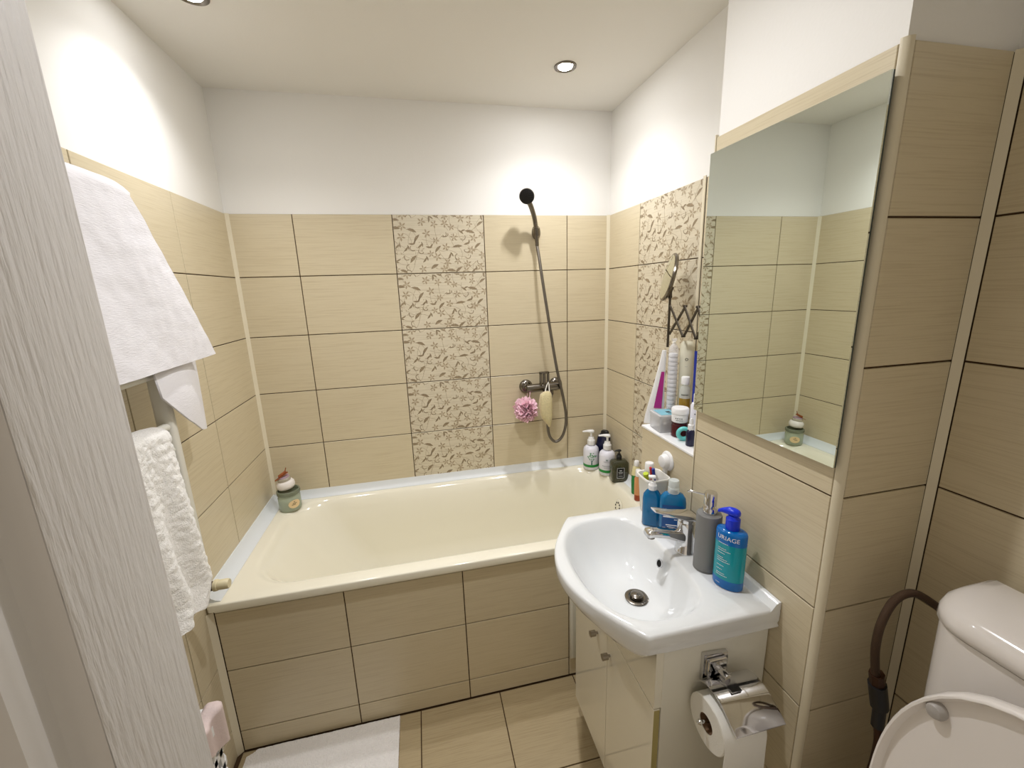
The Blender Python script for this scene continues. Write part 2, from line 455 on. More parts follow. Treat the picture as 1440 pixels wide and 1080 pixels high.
trim(4, quarter(XP-.001, YN-.001, .0125, 0, ZP+.004))
trim(5, inner_corner(W2, YN, -1, -1, .011, 0, ZP))
trim(6, MB().box(XP-.0015, XP+.006, YB-.003, YB+.0005, 1.05, ZP+.004))
trim(7, MB().box(W-.004, W-.0005, -.712, -.700, 1.05, ZT+.003))
trim(8, MB().box(1.204, 1.228, APR-.012, APR, .090, .500, .002).box(1.212, 1.216, APR-.014, APR-.011, .095, .495), 'white_lam')
trim(9, MB().box(XP-.0015, XP+.004, YB-.002, YB+.0005, .83, 1.05), 'trim')
# sealing strips round the tub
def seal_profile(sgn):     # (offset from wall, z), concave
    return [(0, RIM+.037), (sgn*.003, RIM+.037), (sgn*.010, RIM+.018), (sgn*.022, RIM+.006), (sgn*.034, RIM+.002), (sgn*.034, RIM), (0, RIM)]
trim(10, MB().prism([(p[0]*.72, p[1]) for p in seal_profile(-1)], 'x', .006, W-.001), 'white_seal', 60)
trim(11, MB().prism([(p[0]*1.25, p[1]) for p in seal_profile(1)], 'y', -.676, -.001), 'white_seal', 60)
trim(12, MB().prism([(W+p[0]*.8, p[1]) for p in seal_profile(-1)], 'y', -.676, -.001), 'white_seal', 60)
# door frame
fr = MB(); fr.box(DX0, DX0+.02, YF-.10, YF+.012, 0, DZ); fr.box(DX1-.02, DX1, YF-.10, YF+.012, 0, DZ); fr.box(DX0+.02, DX1-.02, YF-.10, YF+.012, DZ-.02, DZ)
struct(fr.build('trim_13', M['door_plain']))

# ------------------------------------------------------------------ door leaf, standing open beside the camera
def door():
    x1, th, ya, yb, z0, z1 = .480, .040, -1.592, -2.155, .008, 2.02
    d = bpy.data.objects.new('door_1', None); C.objects.link(d); d.location = (x1-.02, yb, 0); struct(d)
    ox, oy = d.location.x, d.location.y
    def rel(mb): mb.v = [(v[0]-ox, v[1]-oy, v[2]) for v in mb.v]; return mb
    st = .100
    rel(MB().box(x1-th, x1, ya-st, ya, z0, z1, .003)).build('stile', M['door'], d, 30)
    rel(MB().box(x1-th, x1, yb, yb+st, z0, z1, .003)).build('stile', M['door'], d, 30)
    for a, b in ((z0, z0+.2), (.86, 1.0), (z1-.13, z1)):
        rel(MB().box(x1-th, x1, yb+st, ya-st, a, b)).build('rail', M['door_plain'], d)
    for a, b in ((z0+.2, .86), (1.0, z1-.13)):
        rel(MB().box(x1-th+.012, x1-.014, yb+st, ya-st, a, b)).build('panel', M['door_plain'], d)
        def frame(o, xx): return [(xx, yb+st+o, a+o), (xx, ya-st-o, a+o), (xx, ya-st-o, b-o), (xx, yb+st+o, b-o)]
        m = MB(); m.loft([frame(0, x1-.001), frame(.006, x1-.012), frame(.018, x1-.016), frame(.030, x1-.008), frame(.044, x1-.006), frame(.050, x1-.0139)], False, False)
        rel(m).build('moulding', M['door_plain'], d, 50)
    h = rel(MB().box(x1, x1+.006, ya-.066, ya-.028, .80, 1.0, .002)).build('handle', M['dull_chrome'], d, 30)
    rel(MB().tube([(x1, ya-.047, .92), (x1+.045, ya-.047, .92), (x1+.050, ya-.052, .92), (x1+.050, ya-.16, .92)], .008, 8)).build('lever', M['dull_chrome'], h, 40)
door()

# ------------------------------------------------------------------ ceiling spots
def spot(x, y, label, cone=150, watts=1.0, glow=1.0):
    t = thing('ceiling_spotlight', label, 'spotlight', (x, y, HC), 0, 'recessed ceiling spots')
    MB().lathe([(.024, .004), (.026, -.002), (.034, -.006), (.040, -.004), (.041, 0), (.041, .004)], 32, cap=False).build('ring', M['dull_chrome'], t, 40)
    MB().lathe([(.025, -.0005), (.024, -.004), (.018, -.007), (.010, -.0085), (.001, -.009)], 24).build('bulb', emit('lamp_glow', SPOT_COLOR, BULB_STRENGTH*glow), t, 60)
    L = bpy.data.lights.new('spot_beam', 'SPOT'); L.energy = SPOT_WATTS*watts; L.color = SPOT_COLOR[:3]
    L.spot_size = math.radians(cone); L.spot_blend = 1.0; L.shadow_soft_size = 0.022
    o = bpy.data.objects.new('spot_beam', L); C.objects.link(o); o.parent = t; o.location = (0, 0, -.012)
spot(1.313, -.346, 'round chrome ceiling spot glowing near the right wall above the tub', 138, .72, .75)
spot(.207, -.545, 'round ceiling spot half cut by the top of the picture at left', 132, .66, .32)
spot(.86, -1.08, 'round chrome ceiling spot above the floor in front of the washbasin, out of the picture', 172, 1.1, .70)

# ------------------------------------------------------------------ bathtub
def bathtub():
    t = thing('bathtub', 'cream enamel bathtub with a tiled front along the back wall', 'bathtub', (0, 0, 0))
    x0, x1, y0, y1 = .003, W-.002, -.690, -.003
    R = []
    R.append(rrect(x0+.012, x1, y0+.012, y1, .008, .562, 8))
    R.append(rrect(x0+.012, x1, y0+.012, y1, .008, .574, 8))
    R.append(rrect(x0+.001, x1, y0+.001, y1, .010, .574, 8))
    R.append(rrect(x0, x1, y0, y1, .012, .5955, 8))
    R.append(rrect(x0+.0015, x1-.001, y0+.0015, y1-.001, .013, .5985, 8))
    R.append(rrect(x0+.005, x1-.002, y0+.005, y1-.002, .015, RIM, 8))
    R.append(rrect(.078, 1.598, -.640, -.030, .165, RIM, 8))
    R.append(rrect(.086, 1.592, -.632, -.037, .165, .598, 8))
    R.append(rrect(.096, 1.584, -.622, -.046, .163, .590, 8))
    R.append(rrect(.108, 1.576, -.612, -.056, .160, .574, 8))
    R.append(rrect(.128, 1.566, -.600, -.068, .158, .545, 8))
    R.append(rrect(.200, 1.546, -.582, -.086, .150, .440, 8))
    R.append(rrect(.290, 1.526, -.566, -.104, .145, .320, 8))
    R.append(rrect(.340, 1.505, -.545, -.125, .120, .255, 8))
    R.append(rrect(.400, 1.470, -.505, -.165, .100, .222, 8))
    R.append(rrect(.480, 1.420, -.440, -.230, .070, .212, 8))
    MB().loft(R, False, True).build('tub_shell', M['enamel'], t, 60)
    # overflow plate on the sloping right end
    a = math.radians(11)
    R4 = Matrix.Translation((1.5615, -.365, .528)) @ Matrix.Rotation(-PI/2 + a, 4, 'Y')
    pl = MB().lathe([(.001, .0), (.030, .0), (.033, .002), (.030, .005), (.001, .006)], 28).xf(R4).build('overflow_plate', M['chrome'] if False else M['enamel'], t, 40)
    hs = MB()
    for k in range(8):
        an = k*PI/4
        hs.add([(.019*math.cos(an)+.0048*math.cos(q*PI/4), .019*math.sin(an)+.0048*math.sin(q*PI/4), .0068) for q in range(8)], [list(range(8))])
    hs.xf(R4).build('hole', M['tub_hole'], pl)
    MB().lathe([(.032, .212), (.032, .215), (.020, .214), (.018, .208)], 24, (1.33, -.335, 0)).build('drain', M['chrome'], t, 40)
bathtub()

# ------------------------------------------------------------------ vanity cabinet
def cabinet():
    xf, xs, y0, y1 = 1.172, 1.190, -1.312, -.826
    t = thing('vanity_cabinet', 'glossy white two-door cabinet under the washbasin', 'cabinet', (1.32, -1.07, 0))
    def rel(mb): mb.v = [(v[0]-1.32, v[1]+1.07, v[2]) for v in mb.v]; return mb
    rel(MB().box(xs, XP-.003, y0, y0+.016, .08, .764, .0008)).build('side_panel', M['white_lam'], t)
    rel(MB().box(xs, XP-.003, y1-.016, y1, .08, .764, .0008)).build('side_panel', M['white_lam'], t)
    rel(MB().box(xs+.002, XP-.003, y0+.016, y1-.016, .08, .096)).build('bottom_panel', M['white_lam'], t)
    rel(MB().box(XP-.012, XP-.003, y0+.016, y1-.016, .096, .760)).build('back_panel', M['white_lam'], t)
    rel(MB().box(xs+.004, xs+.010, y0+.016, y1-.016, .096, .585)).build('carcass_front', M['olive_edge'], t)
    rel(MB().prism([(y0+.001, .592), (y1-.001, .592), (y1-.001, .764), (y1-.03, .764), (y1-.075, .686), (y0+.075, .686), (y0+.03, .764), (y0+.001, .764)], 'x', xf, xs)).build('top_rail', M['white_gloss'], t)
    ys = -1.071
    for a, b, ky in ((y0+.001, ys-.0012, -1.090), (ys+.0012, y1-.001, -1.006)):
        d = rel(MB().box(xf, xs-.002, a, b, .078, .588, .0012)).build('cabinet_door', M['white_gloss'], t)
        rel(MB().tube([(xf, ky, .518), (xf-.011, ky, .518)], .0038, 10).tube([(xf-.008, ky, .518), (xf-.024, ky, .518)], .0092, 14)).build('knob', M['knob'], d, 40)
    for a, b in ((y0+.0012, y0+.0022),):
        rel(MB().box(xf+.001, xs-.003, a-.0006, a, .08, .586)).build('door_edge_band', M['olive_edge'], t)
    rel(MB().box(1.235, XP-.003, y0+.01, y1-.01, 0, .08)).build('plinth', M['dark_metal'], t)
cabinet()

# ------------------------------------------------------------------ washbasin
BZ, BYC = .815, -1.087
def poly_hit(poly, c, a):
    d = (math.cos(a), math.sin(a)); best = None
    n = len(poly)
    for i in range(n):
        p, q = poly[i], poly[(i+1) % n]
        ex, ey = q[0]-p[0], q[1]-p[1]
        den = d[0]*ey-d[1]*ex
        if abs(den) < 1e-12: continue
        wx, wy = p[0]-c[0], p[1]-c[1]
        t = (wx*ey-wy*ex)/den; s = (wx*d[1]-wy*d[0])/den
        if t > 0 and -1e-9 <= s <= 1+1e-9 and (best is None or t < best): best = t
    return (c[0]+d[0]*best, c[1]+d[1]*best)
def washbasin():
    t = thing('washbasin', 'white ceramic bow-front washbasin with an oval bowl set on the cabinet', 'washbasin', (1.26, BYC, BZ-.115))
    ox, oy, oz = t.location
    def rel(mb): mb.v = [(v[0]-ox, v[1]-oy, v[2]-oz) for v in mb.v]; return mb
    half = [(1.139, .2475), (1.128, .236), (1.110, .212), (1.088, .178), (1.060, .132), (1.038, .078), (1.0275, .025)]
    ctrl = [(x, BYC-v) for x, v in half] + [(x, BYC+v) for x, v in half[::-1]]
    front = catmull([Vector((p[0], p[1], 0)) for p in ctrl], 5)
    xw = XP-.001
    outer = [(p.x, p.y) for p in front] + [(xw, BYC+.2475), (xw, BYC-.2475)]
    c = (1.215, BYC)
    angs = sorted(set([round(2*PI*k/96, 5) for k in range(96)] + [round(math.atan2(q[1]-c[1], q[0]-c[0]) % (2*PI), 5) for q in
                      (outer[0], (1.139, BYC+.2475), outer[-1], outer[-2])]))
    O = [poly_hit(outer, c, a) for a in angs]
    def se(rx0, rx1, ry, e, cx=1.205, cy=BYC):     # bowl outline; different reach to front and back
        out = []
        for a in angs:
            ca, sa = math.cos(a), math.sin(a)
            rx = rx1 if ca > 0 else rx0
            ex = e if ca <= 0 else e+1.2
            k = (abs(ca/rx)**ex + abs(sa/ry)**ex)**(-1/ex)
            out.append((cx+ca*k, cy+sa*k))
        return out
    def inset(P, d):
        out = []
        for (x, y) in P:
            l = math.hypot(x-c[0], y-c[1]); out.append((c[0]+(x-c[0])*(l-d)/l, c[1]+(y-c[1])*(l-d)/l))
        return out
    def ring(P, z): return [(x, y, z) for x, y in P]
    rings = []
    # underside, coming forward from the cabinet top
    def under(k, zf, zb):
        out = []
        for (x, y) in O:
            q = abs(y-BYC)/.2475; g = 1-q**5
            if x < 1.168: out.append((x+(1.168-x)*k*(.35+.65*g), BYC+(y-BYC)*(1-.03*k), zb+(zf-zb)*g*min(1.0, (1.168-x)/.02)))
            else: out.append((x, BYC+(y-BYC)*(1-.008*k), zb))
        return out
    rings.append(under(1.0, .688, .7655)); rings.append(under(.86, .692, .7655)); rings.append(under(.60, .706, .766)); rings.append(under(.32, .728, .767)); rings.append(under(.10, .758, .770))
    rings.append(ring(inset(O, .003), .776)); rings.append(ring(inset(O, .0005), .784)); rings.append(ring(O, .806))
    rings.append(ring(inset(O, .0015), .812)); rings.append(ring(inset(O, .006), BZ))
    S = se(.146, .138, .213, 2.25)
    rings.append(ring(inset(S, -.002), BZ)); rings.append(ring(inset(S, .004), BZ-.002)); rings.append(ring(inset(S, .010), BZ-.008))
    for k, z in ((.90, -.026), (.82, -.050), (.72, -.078), (.60, -.100), (.45, -.114), (.30, -.121), (.16, -.1245)):
        rings.append([(1.245+(x-1.245)*k+.000, BYC+(y-BYC)*k, BZ+z) for x, y in S])
    m = MB().loft(rings, False, True)
    rel(m).build('basin_body', M['porcelain'], t, 50)
    up = MB(); up.prism([(xw, BZ-.004), (xw-.026, BZ-.004), (xw-.020, BZ+.003), (xw-.013, BZ+.012), (xw-.006, BZ+.016), (xw, BZ+.016)], 'y', BYC-.2475, BYC+.2475)
    rel(up).build('upstand', M['porcelain'], t, 50)
    dz = BZ-.1235
    dr = rel(MB().lathe([(.001, 0), (.031, 0), (.032, .003), (.026, .005), (.020, .003), (.001, .003)], 32, (1.247, BYC-.004, dz))).build('drain', M['dull_chrome'], t, 40)
    rel(MB().lathe([(.017, .004), (.017, .011), (.014, .013), (.001, .014)], 28, (1.247, BYC-.004, dz))).build('plug', M['dull_chrome'], dr, 40)
    o = Matrix.Translation((1.316, BYC, .783)) @ Matrix.Rotation(math.radians(-72), 4, 'Y')
    rel(MB().lathe([(.0090, .0), (.0095, .003), (.0125, .003), (.012, -.001)], 20, cap=False).xf(o)).build('overflow_ring', M['chrome'], t, 40)
    rel(MB().lathe([(.001, .0012), (.0096, .0010)], 20).xf(o)).build('overflow_hole', M['tub_hole'], t)
washbasin()

# basin mixer tap
def basin_tap():
    t = thing('basin_tap', 'chrome single-lever mixer tap on the washbasin', 'tap', (1.386, -1.093, BZ))
    MB().lathe([(.027, 0), (.027, .005), (.0245, .008), (.0240, .060), (.0240, .088), (.0230, .092)], 32).build('body', M['chrome'], t, 40)
    sp = MB()
    rg = []
    for x, z, hw, hh in ((-.010, .048, .020, .019), (-.030, .054, .019, .015), (-.065, .066, .0175, .012), (-.100, .073, .0165, .0105), (-.116, .073, .0155, .010), (-.120, .072, .012, .007)):
        rg.append([(x, hw*math.copysign(abs(math.cos(a))**.6, math.cos(a)), z+hh*math.copysign(abs(math.sin(a))**.6, math.sin(a))) for a in [2*PI*k/20 for k in range(20)]])
    sp.loft(rg); s = sp.build('spout', M['chrome'], t, 50)
    MB().lathe([(.010, -.006), (.010, .002), (.008, -.006)], 16, (-.105, 0, .064)).build('aerator', M['dull_chrome'], s, 40)
    rg = []
    for x, z, hw, hh in ((.022, .102, .0225, .008), (.008, .106, .0245, .012), (-.016, .111, .0225, .011), (-.055, .123, .0185, .0060), (-.090, .135, .0160, .004), (-.102, .139, .013, .003)):
        rg.append([(x, hw*math.copysign(abs(math.cos(a))**.7, math.cos(a)), z+hh*math.copysign(abs(math.sin(a))**.7, math.sin(a))) for a in [2*PI*k/20 for k in range(20)]])
    MB().loft(rg).build('lever', M['chrome'], t, 50)
    MB().lathe([(.0220, .090), (.0230, .094), (.0230, .100), (.014, .106)], 28).build('cartridge_cap', M['chrome'], t, 40)
basin_tap()

# ------------------------------------------------------------------ wall mirror
def wall_mirror():
    t = thing('wall_mirror', 'tall frameless mirror on the tiled pillar above the washbasin', 'mirror', (1.450, -1.2115, 1.190))
    MB().box(-.003, -.0001, -.2035, .2035, 0, .646).build('glass', M['mirror'], t)
    MB().box(0, .003, -.2035, .2035, 0, .646).build('backing', M['mirror_edge'], t)
    for y in (-.15, .15):
        for z in (.08, .56): MB().box(.003, XP-1.450-.0005, y-.02, y+.02, z-.02, z+.02).build('mount', M['black'], t)
wall_mirror()

# ------------------------------------------------------------------ shower and bath mixer
def bath_mixer():
    t = thing('bath_mixer_tap', 'dull chrome wall mixer tap above the back edge of the tub', 'tap', (1.300, 0, 1.052))
    for x in (-.078, .078):
        r = MB().lathe([(.034, 0), (.034, .006), (.026, .016), (.014, .020)], 28).xf(Matrix.Rotation(PI/2, 4, 'X')).build('rosette', M['dull_chrome'], t, 40)
        r.location = (x, -.0005, 0)
        e = MB().tube([(x, -.016, 0), (x, -.040, 0), (x*.9, -.050, 0)], .012, 12).build('elbow', M['dull_chrome'], t, 40)
    MB().tube([(-.086, -.052, -.002), (.090, -.052, .002)], .0205, 20).build('body', M['dull_chrome'], t, 40)
    lv = MB(); lv.box(-.022, -.013, -.072, -.052, .012, .078, .002); lv.box(.016, .025, -.072, -.052, .012, .078, .002); lv.box(-.022, .025, -.072, -.052, .070, .080, .002); lv.box(-.006, .008, -.068, -.050, .010, .070, .002)
    lv.build('lever', M['dull_chrome'], t, 40)
    MB().tube([(.003, -.060, -.012), (.003, -.100, -.020), (.003, -.120, -.034)], .013, 14).build('spout', M['dull_chrome'], t, 40)
    MB().tube([(.042, -.052, -.014), (.042, -.052, -.040)], .009, 12).build('hose_outlet', M['dull_chrome'], t, 40)
    MB().tube([(.020, -.066, -.004), (.020, -.088, -.006)], .008, 12).build('diverter_knob', M['dull_chrome'], t, 40)
bath_mixer()
def shower():
    h = thing('shower_holder', 'small chrome wall bracket holding the hand shower', 'bracket', (1.290, 0, 1.785))
    MB().lathe([(.026, 0), (.026, .006), (.018, .016), (.010, .020)], 24).xf(Matrix.Diagonal((.8, 1, 1.25, 1)) @ Matrix.Rotation(PI/2, 4, 'X')).build('base', M['dull_chrome'], h, 40)
    MB().tube([(-.005, -.034, -.016), (-.010, -.042, .014)], .0165, 16).tube([(0, -.014, 0), (-.006, -.032, 0)], .011, 10).build('cradle', M['dull_chrome'], h, 40)
    s = thing('hand_shower', 'chrome hand shower with a black spray face in the wall bracket', 'hand shower', (1.284, -.038, 1.752))
    MB().tube([(.001, .004, -.030), (-.001, .001, .0), (-.006, -.006, .045), (-.016, -.018, .090), (-.034, -.038, .128), (-.052, -.060, .150)], lambda u: .0085+.0035*u, 14, 6).build('handle', M['dull_chrome'], s, 50)
    nrm = Vector((-.30, -.80, -.42)).normalized()
    q = nrm.to_track_quat('Z', 'Y').to_matrix().to_4x4()
    mt = Matrix.Translation((-.066, -.082, .166)) @ q
    MB().lathe([(.006, -.034), (.020, -.028), (.030, -.014), (.0335, 0), (.032, .003)], 32).xf(mt).build('head_shell', M['dull_chrome'], s, 50)
    f = MB().lathe([(.0315, .0), (.0305, .005), (.022, .007), (.001, .0075)], 32).xf(mt).build('spray_face', M['black'], s, 40)
    nz = MB()
    for rr, n in ((.008, 6), (.016, 12), (.024, 16)):
        for k in range(n):
            a = 2*PI*k/n; nz.lathe([(.0013, .005), (.0009, .009)], 6, (rr*math.cos(a), rr*math.sin(a), 0))
    nz.xf(mt).build('nozzles', M['black'], f)
    p = [(1.285, -.034, 1.722), (1.290, -.050, 1.66), (1.300, -.064, 1.56), (1.320, -.070, 1.415), (1.340, -.072, 1.28), (1.362, -.080, 1.138), (1.392, -.086, .991), (1.407, -.080, .90),
         (1.404, -.074, .835), (1.386, -.070, .785), (1.356, -.066, .764), (1.328, -.062, .790), (1.318, -.058, .84), (1.322, -.054, .92), (1.342, -.052, 1.012)]
    tag(MB().tube(p, .0072, 10, 8).build('shower_hose', M['hose_grey'], None, 60), 'grey metal shower hose hanging in a loop below the bath mixer', 'hose')
shower()

# bath puff and loofah hanging on the mixer
def puff():
    t = thing('bath_puff', 'pink mesh bath puff hanging from the bath mixer', 'sponge', (1.200, -.080, .955))
    rnd = random.Random(3); mb = MB()
    for k in range(130):
        d = Vector((rnd.gauss(0, 1), rnd.gauss(0, 1), rnd.gauss(0, 1))).normalized()
        a = d.orthogonal().normalized(); b = d.cross(a); ph = rnd.uniform(0, 6); R = rnd.uniform(.016, .029); base = rnd.uniform(.034, .057)
        n = 14; r0 = []; r1 = []
        for i in range(n):
            an = 2*PI*i/n+ph
            w = R*(1+.25*math.sin(3*an+ph))
            o = a*math.cos(an)*w + b*math.sin(an)*w
            r0.append(tuple(d*(base-.018) + o*.35)); r1.append(tuple(d*(base+.008*math.sin(4*an+ph)) + o))
        mb.loft([r0, r1], False, False)
    for i, v in enumerate(mb.v):
        if v[1] > .070: mb.v[i] = (v[0], .070, v[2])
    mb.build('ruffles', M['pink'], t, 80, fix=False)
    MB().tube([(.010, -.01, .03), (.022, .006, .062), (.030, .020, .098), (.034, .032, .108), (.026, .046, .088), (.014, .03, .05)], .0016, 6, 5).build('cord', M['pink'], t)
puff()
def loofah():
    t = thing('loofah_pad', 'cream pointed loofah pad hanging by a string from the bath mixer', 'loofah', (1.292, -.122, .955))
    prof = [(-.028, .078), (-.006, .090), (.018, .086), (.026, .060), (.027, .02), (.025, -.04), (.016, -.086), (.006, -.074), (-.012, -.052), (-.026, -.030), (-.032, .0), (-.033, .045)]
    P = [p for p in catmull([Vector((x, 0, z)) for x, z in prof+prof[:1]], 3)][:-1]
    def rg(s, y): return [(.0+p.x*s, y, p.z*s) for p in P]
    MB().loft([rg(.86, .014), rg(.97, .010), rg(1, 0), rg(.97, -.010), rg(.80, -.016), rg(.4, -.019)]).build('pad', M['loofah'], t, 60)
    q = [p for p in P if p.x < 0]
    MB().tube([(p.x*1.0, 0, p.z*1.0) for p in P]+[(P[0].x, 0, P[0].z)], .0035, 6).build('binding', M['loofah_cloth'], t, 60)
    MB().tube([(-.006, 0, .088), (.008, .02, .112), (.022, .040, .124), (.030, .056, .122), (.024, .03, .108), (.016, 0, .086)], .0020, 6, 5).build('string', M['rope'], t)
loofah()

# ------------------------------------------------------------------ towel radiator, towels
def radiator():
    t = thing('towel_radiator', 'white ladder towel radiator on the left wall', 'radiator', (.075, -1.04, .72))
    def rel(mb): mb.v = [(v[0]-.075, v[1]+1.04, v[2]-.72) for v in mb.v]; return mb
    for y in (-.806, -1.30):
        rel(MB().box(.058, .094, y-.016, y+.016, .77, 1.772, .009)).build('upright', M['rad'], t, 50)
    for z in (.84, .90, .96, 1.16, 1.22, 1.355, 1.55, 1.61, 1.70, 1.765):
        rel(MB().tube([(.080, -.806, z), (.080, -1.30, z)], .0105, 12)).build('bar', M['rad'], t, 50)
    for y in (-.84, -1.27):
        for z in (.93, 1.66): rel(MB().tube([(.0, y, z), (.062, y, z)], .009, 8)).build('wall_bracket', M['rad'], t, 40)
    v = rel(MB().tube([(.074, -.806, .772), (.074, -.806, .735)], .011, 12).tube([(.0, -.806, .742), (.074, -.806, .742)], .0085, 10).tube([(.074, -.806, .742), (.098, -.800, .742)], .013, 12)).build('valve', M['brown_metal'], t, 40)
    rel(MB().lathe([(.012, 0), (.016, .002), (.016, .010), (.014, .012), (.014, .036), (.012, .040)], 20).xf(Matrix.Translation((.098, -.800, .742)) @ Matrix.Rotation(PI/2, 4, 'Y'))).build('valve_cap', M['cream_plastic'], v, 40)
    rel(MB().tube([(.074, -1.30, .772), (.074, -1.30, .742), (.0, -1.30, .742)], .010, 10)).build('valve', M['brown_metal'], t, 40)
radiator()
from mathutils import noise as mnoise
def sheet(name, fn, nu, nv, m, parent, thick, smooth=80):
    """a cloth: fn(u,v) -> point; a real two-sided sheet with thickness"""
    P = [[Vector(fn(i/nu, j/nv)) for i in range(nu+1)] for j in range(nv+1)]
    N = [[None]*(nu+1) for _ in range(nv+1)]
    for j in range(nv+1):
        for i in range(nu+1):
            a = P[j][min(i+1, nu)]-P[j][max(i-1, 0)]; b = P[min(j+1, nv)][i]-P[max(j-1, 0)][i]
            N[j][i] = a.cross(b).normalized() if a.cross(b).length > 1e-9 else Vector((1, 0, 0))
    vs = [P[j][i]+N[j][i]*thick/2 for j in range(nv+1) for i in range(nu+1)] + [P[j][i]-N[j][i]*thick/2 for j in range(nv+1) for i in range(nu+1)]
    K = (nu+1)*(nv+1); idx = lambda i, j: j*(nu+1)+i; fs = []
    for j in range(nv):
        for i in range(nu):
            q = [idx(i, j), idx(i+1, j), idx(i+1, j+1), idx(i, j+1)]
            fs.append(q); fs.append([K+k for k in q[::-1]])
    bd = [idx(i, 0) for i in range(nu)] + [idx(nu, j) for j in range(nv)] + [idx(i, nv) for i in range(nu, 0, -1)] + [idx(0, j) for j in range(nv, 0, -1)]
    for a, b in zip(bd, bd[1:]+bd[:1]): fs.append([a, K+a, K+b, b])
    return MB().add([tuple(v) for v in vs], fs).build(name, m, parent, smooth)
def interp(tab, t):
    for (a, p), (b, q) in zip(tab, tab[1:]):
        if t <= b:
            k = (t-a)/(b-a); return tuple(x+(y-x)*k for x, y in zip(p, q))
    return tab[-1][1]
def upper_towel():
    t = thing('hand_towel', 'smooth white towel over the top bar of the towel radiator', 'towel', (.08, -1.0, 1.79))
    # v: 0 back-bottom .. over the bar .. 1 front-bottom ; u: 0 right edge .. 1 left (hidden behind the door)
    ry = [(0, (-.796,)), (.20, (-.752,)), (.47, (-.684,)), (.75, (-.618,)), (1.0, (-.560,))]
    ztop, zbot = 1.803, 1.368
    def f(u, v):
        if v < .12:                                   # short back sheet and turn over the bar
            k = v/.12; a = PI*(1-k)
            x = .080+.022*math.cos(a)*1.0; z = 1.768+.026*math.sin(a)*1.0; s = 0
        else:
            s = (v-.12)/.88; x = .102+.010*s; z = 1.768-(1.768-zbot)*s
        yr = interp(ry, s)[0]; yl = -1.26
        y = yr+(yl-yr)*u
        if v < .12: y -= .045*math.sin(PI*v/.12)*(1-u)               # the fold over the bar is a little narrower
        elif s < .12: y -= .012*(1-s/.12)*(1-u)
        x += .006*math.sin(9*u+2*s)*s + .010*s*math.sin(3.1*u+.6)
        if u < .25: x -= .014*(1-u/.25)*s
        x += .0015*mnoise.noise(Vector((y*30, z*30, 1)))
        return (x-.08, y+1.0, z-1.79)
    sheet('front_sheet', f, 60, 70, M['towel'], t, .005)
    def g(u, v):      # back sheet: its corner swings free below the front sheet
        top = interp([(0, (.070, -.600, 1.42)), (.5, (.070, -.80, 1.44)), (.7, (.056, -.92, 1.46)), (1, (.054, -1.24, 1.46))], u)
        bot = interp([(0, (.086, -.664, 1.154)), (.10, (.104, -.690, 1.168)), (.30, (.116, -.780, 1.222)), (.50, (.112, -.868, 1.305)), (.58, (.100, -.86, 1.38)), (.7, (.056, -.92, 1.44)), (1, (.054, -1.24, 1.45))], u)
        p = Vector(top).lerp(Vector(bot), v)
        p.x += .016*math.sin(PI*v)*math.sin(PI*min(1, u*1.8)) - .020*v*max(0, .25-u)*2
        p.y += .050*v*(1-v)*max(0, 1-u*3) + .04*max(0, .12-u)/.12*v*v
        return (p.x-.08, p.y+1.0, p.z-1.79)
    sheet('back_sheet', g, 50, 24, M['towel'], t, .004)
upper_towel()
def terry_towel():
    t = thing('terry_towel', 'fluffy white terry towel on the lower bars of the towel radiator', 'towel', (.08, -1.0, 1.22))
    ry = [(0, (-.872,)), (.3, (-.868,)), (.7, (-.858,)), (.88, (-.846,)), (1.0, (-.886,))]
    rnd = mnoise
    def f(u, v):
        if v < .10:
            k = v/.10; a = PI*(1-k); x = .080+.030*math.cos(a); z = 1.212+.020*math.sin(a); s = 0
        else:
            s = (v-.10)/.90; x = .110+.012*s; zb = .748+.030*min(1, u/.25); z = 1.212-(1.212-zb)*s
        y0 = interp(ry, s)[0]; y = y0+(-1.26-y0)*u
        z += .012*math.sin(u*5)*(1-s)
        x += .016*s*(1-.3*s)*math.sin(26*u-.6) + .010*s*math.sin(14*u+3*s)
        q = Vector((y*70, z*70, 3)); q2 = Vector((y*190, z*190, 7))
        y += .004*rnd.noise(Vector((z*40, 1, 2)))*(1 if u < .02 else 0)
        x += .0030*rnd.noise(q)+.0013*rnd.noise(q2)
        return (x-.08, y+1.0, z-1.22)
    sheet('front_sheet', f, 150, 200, M['terry'], t, .010)
terry_towel()

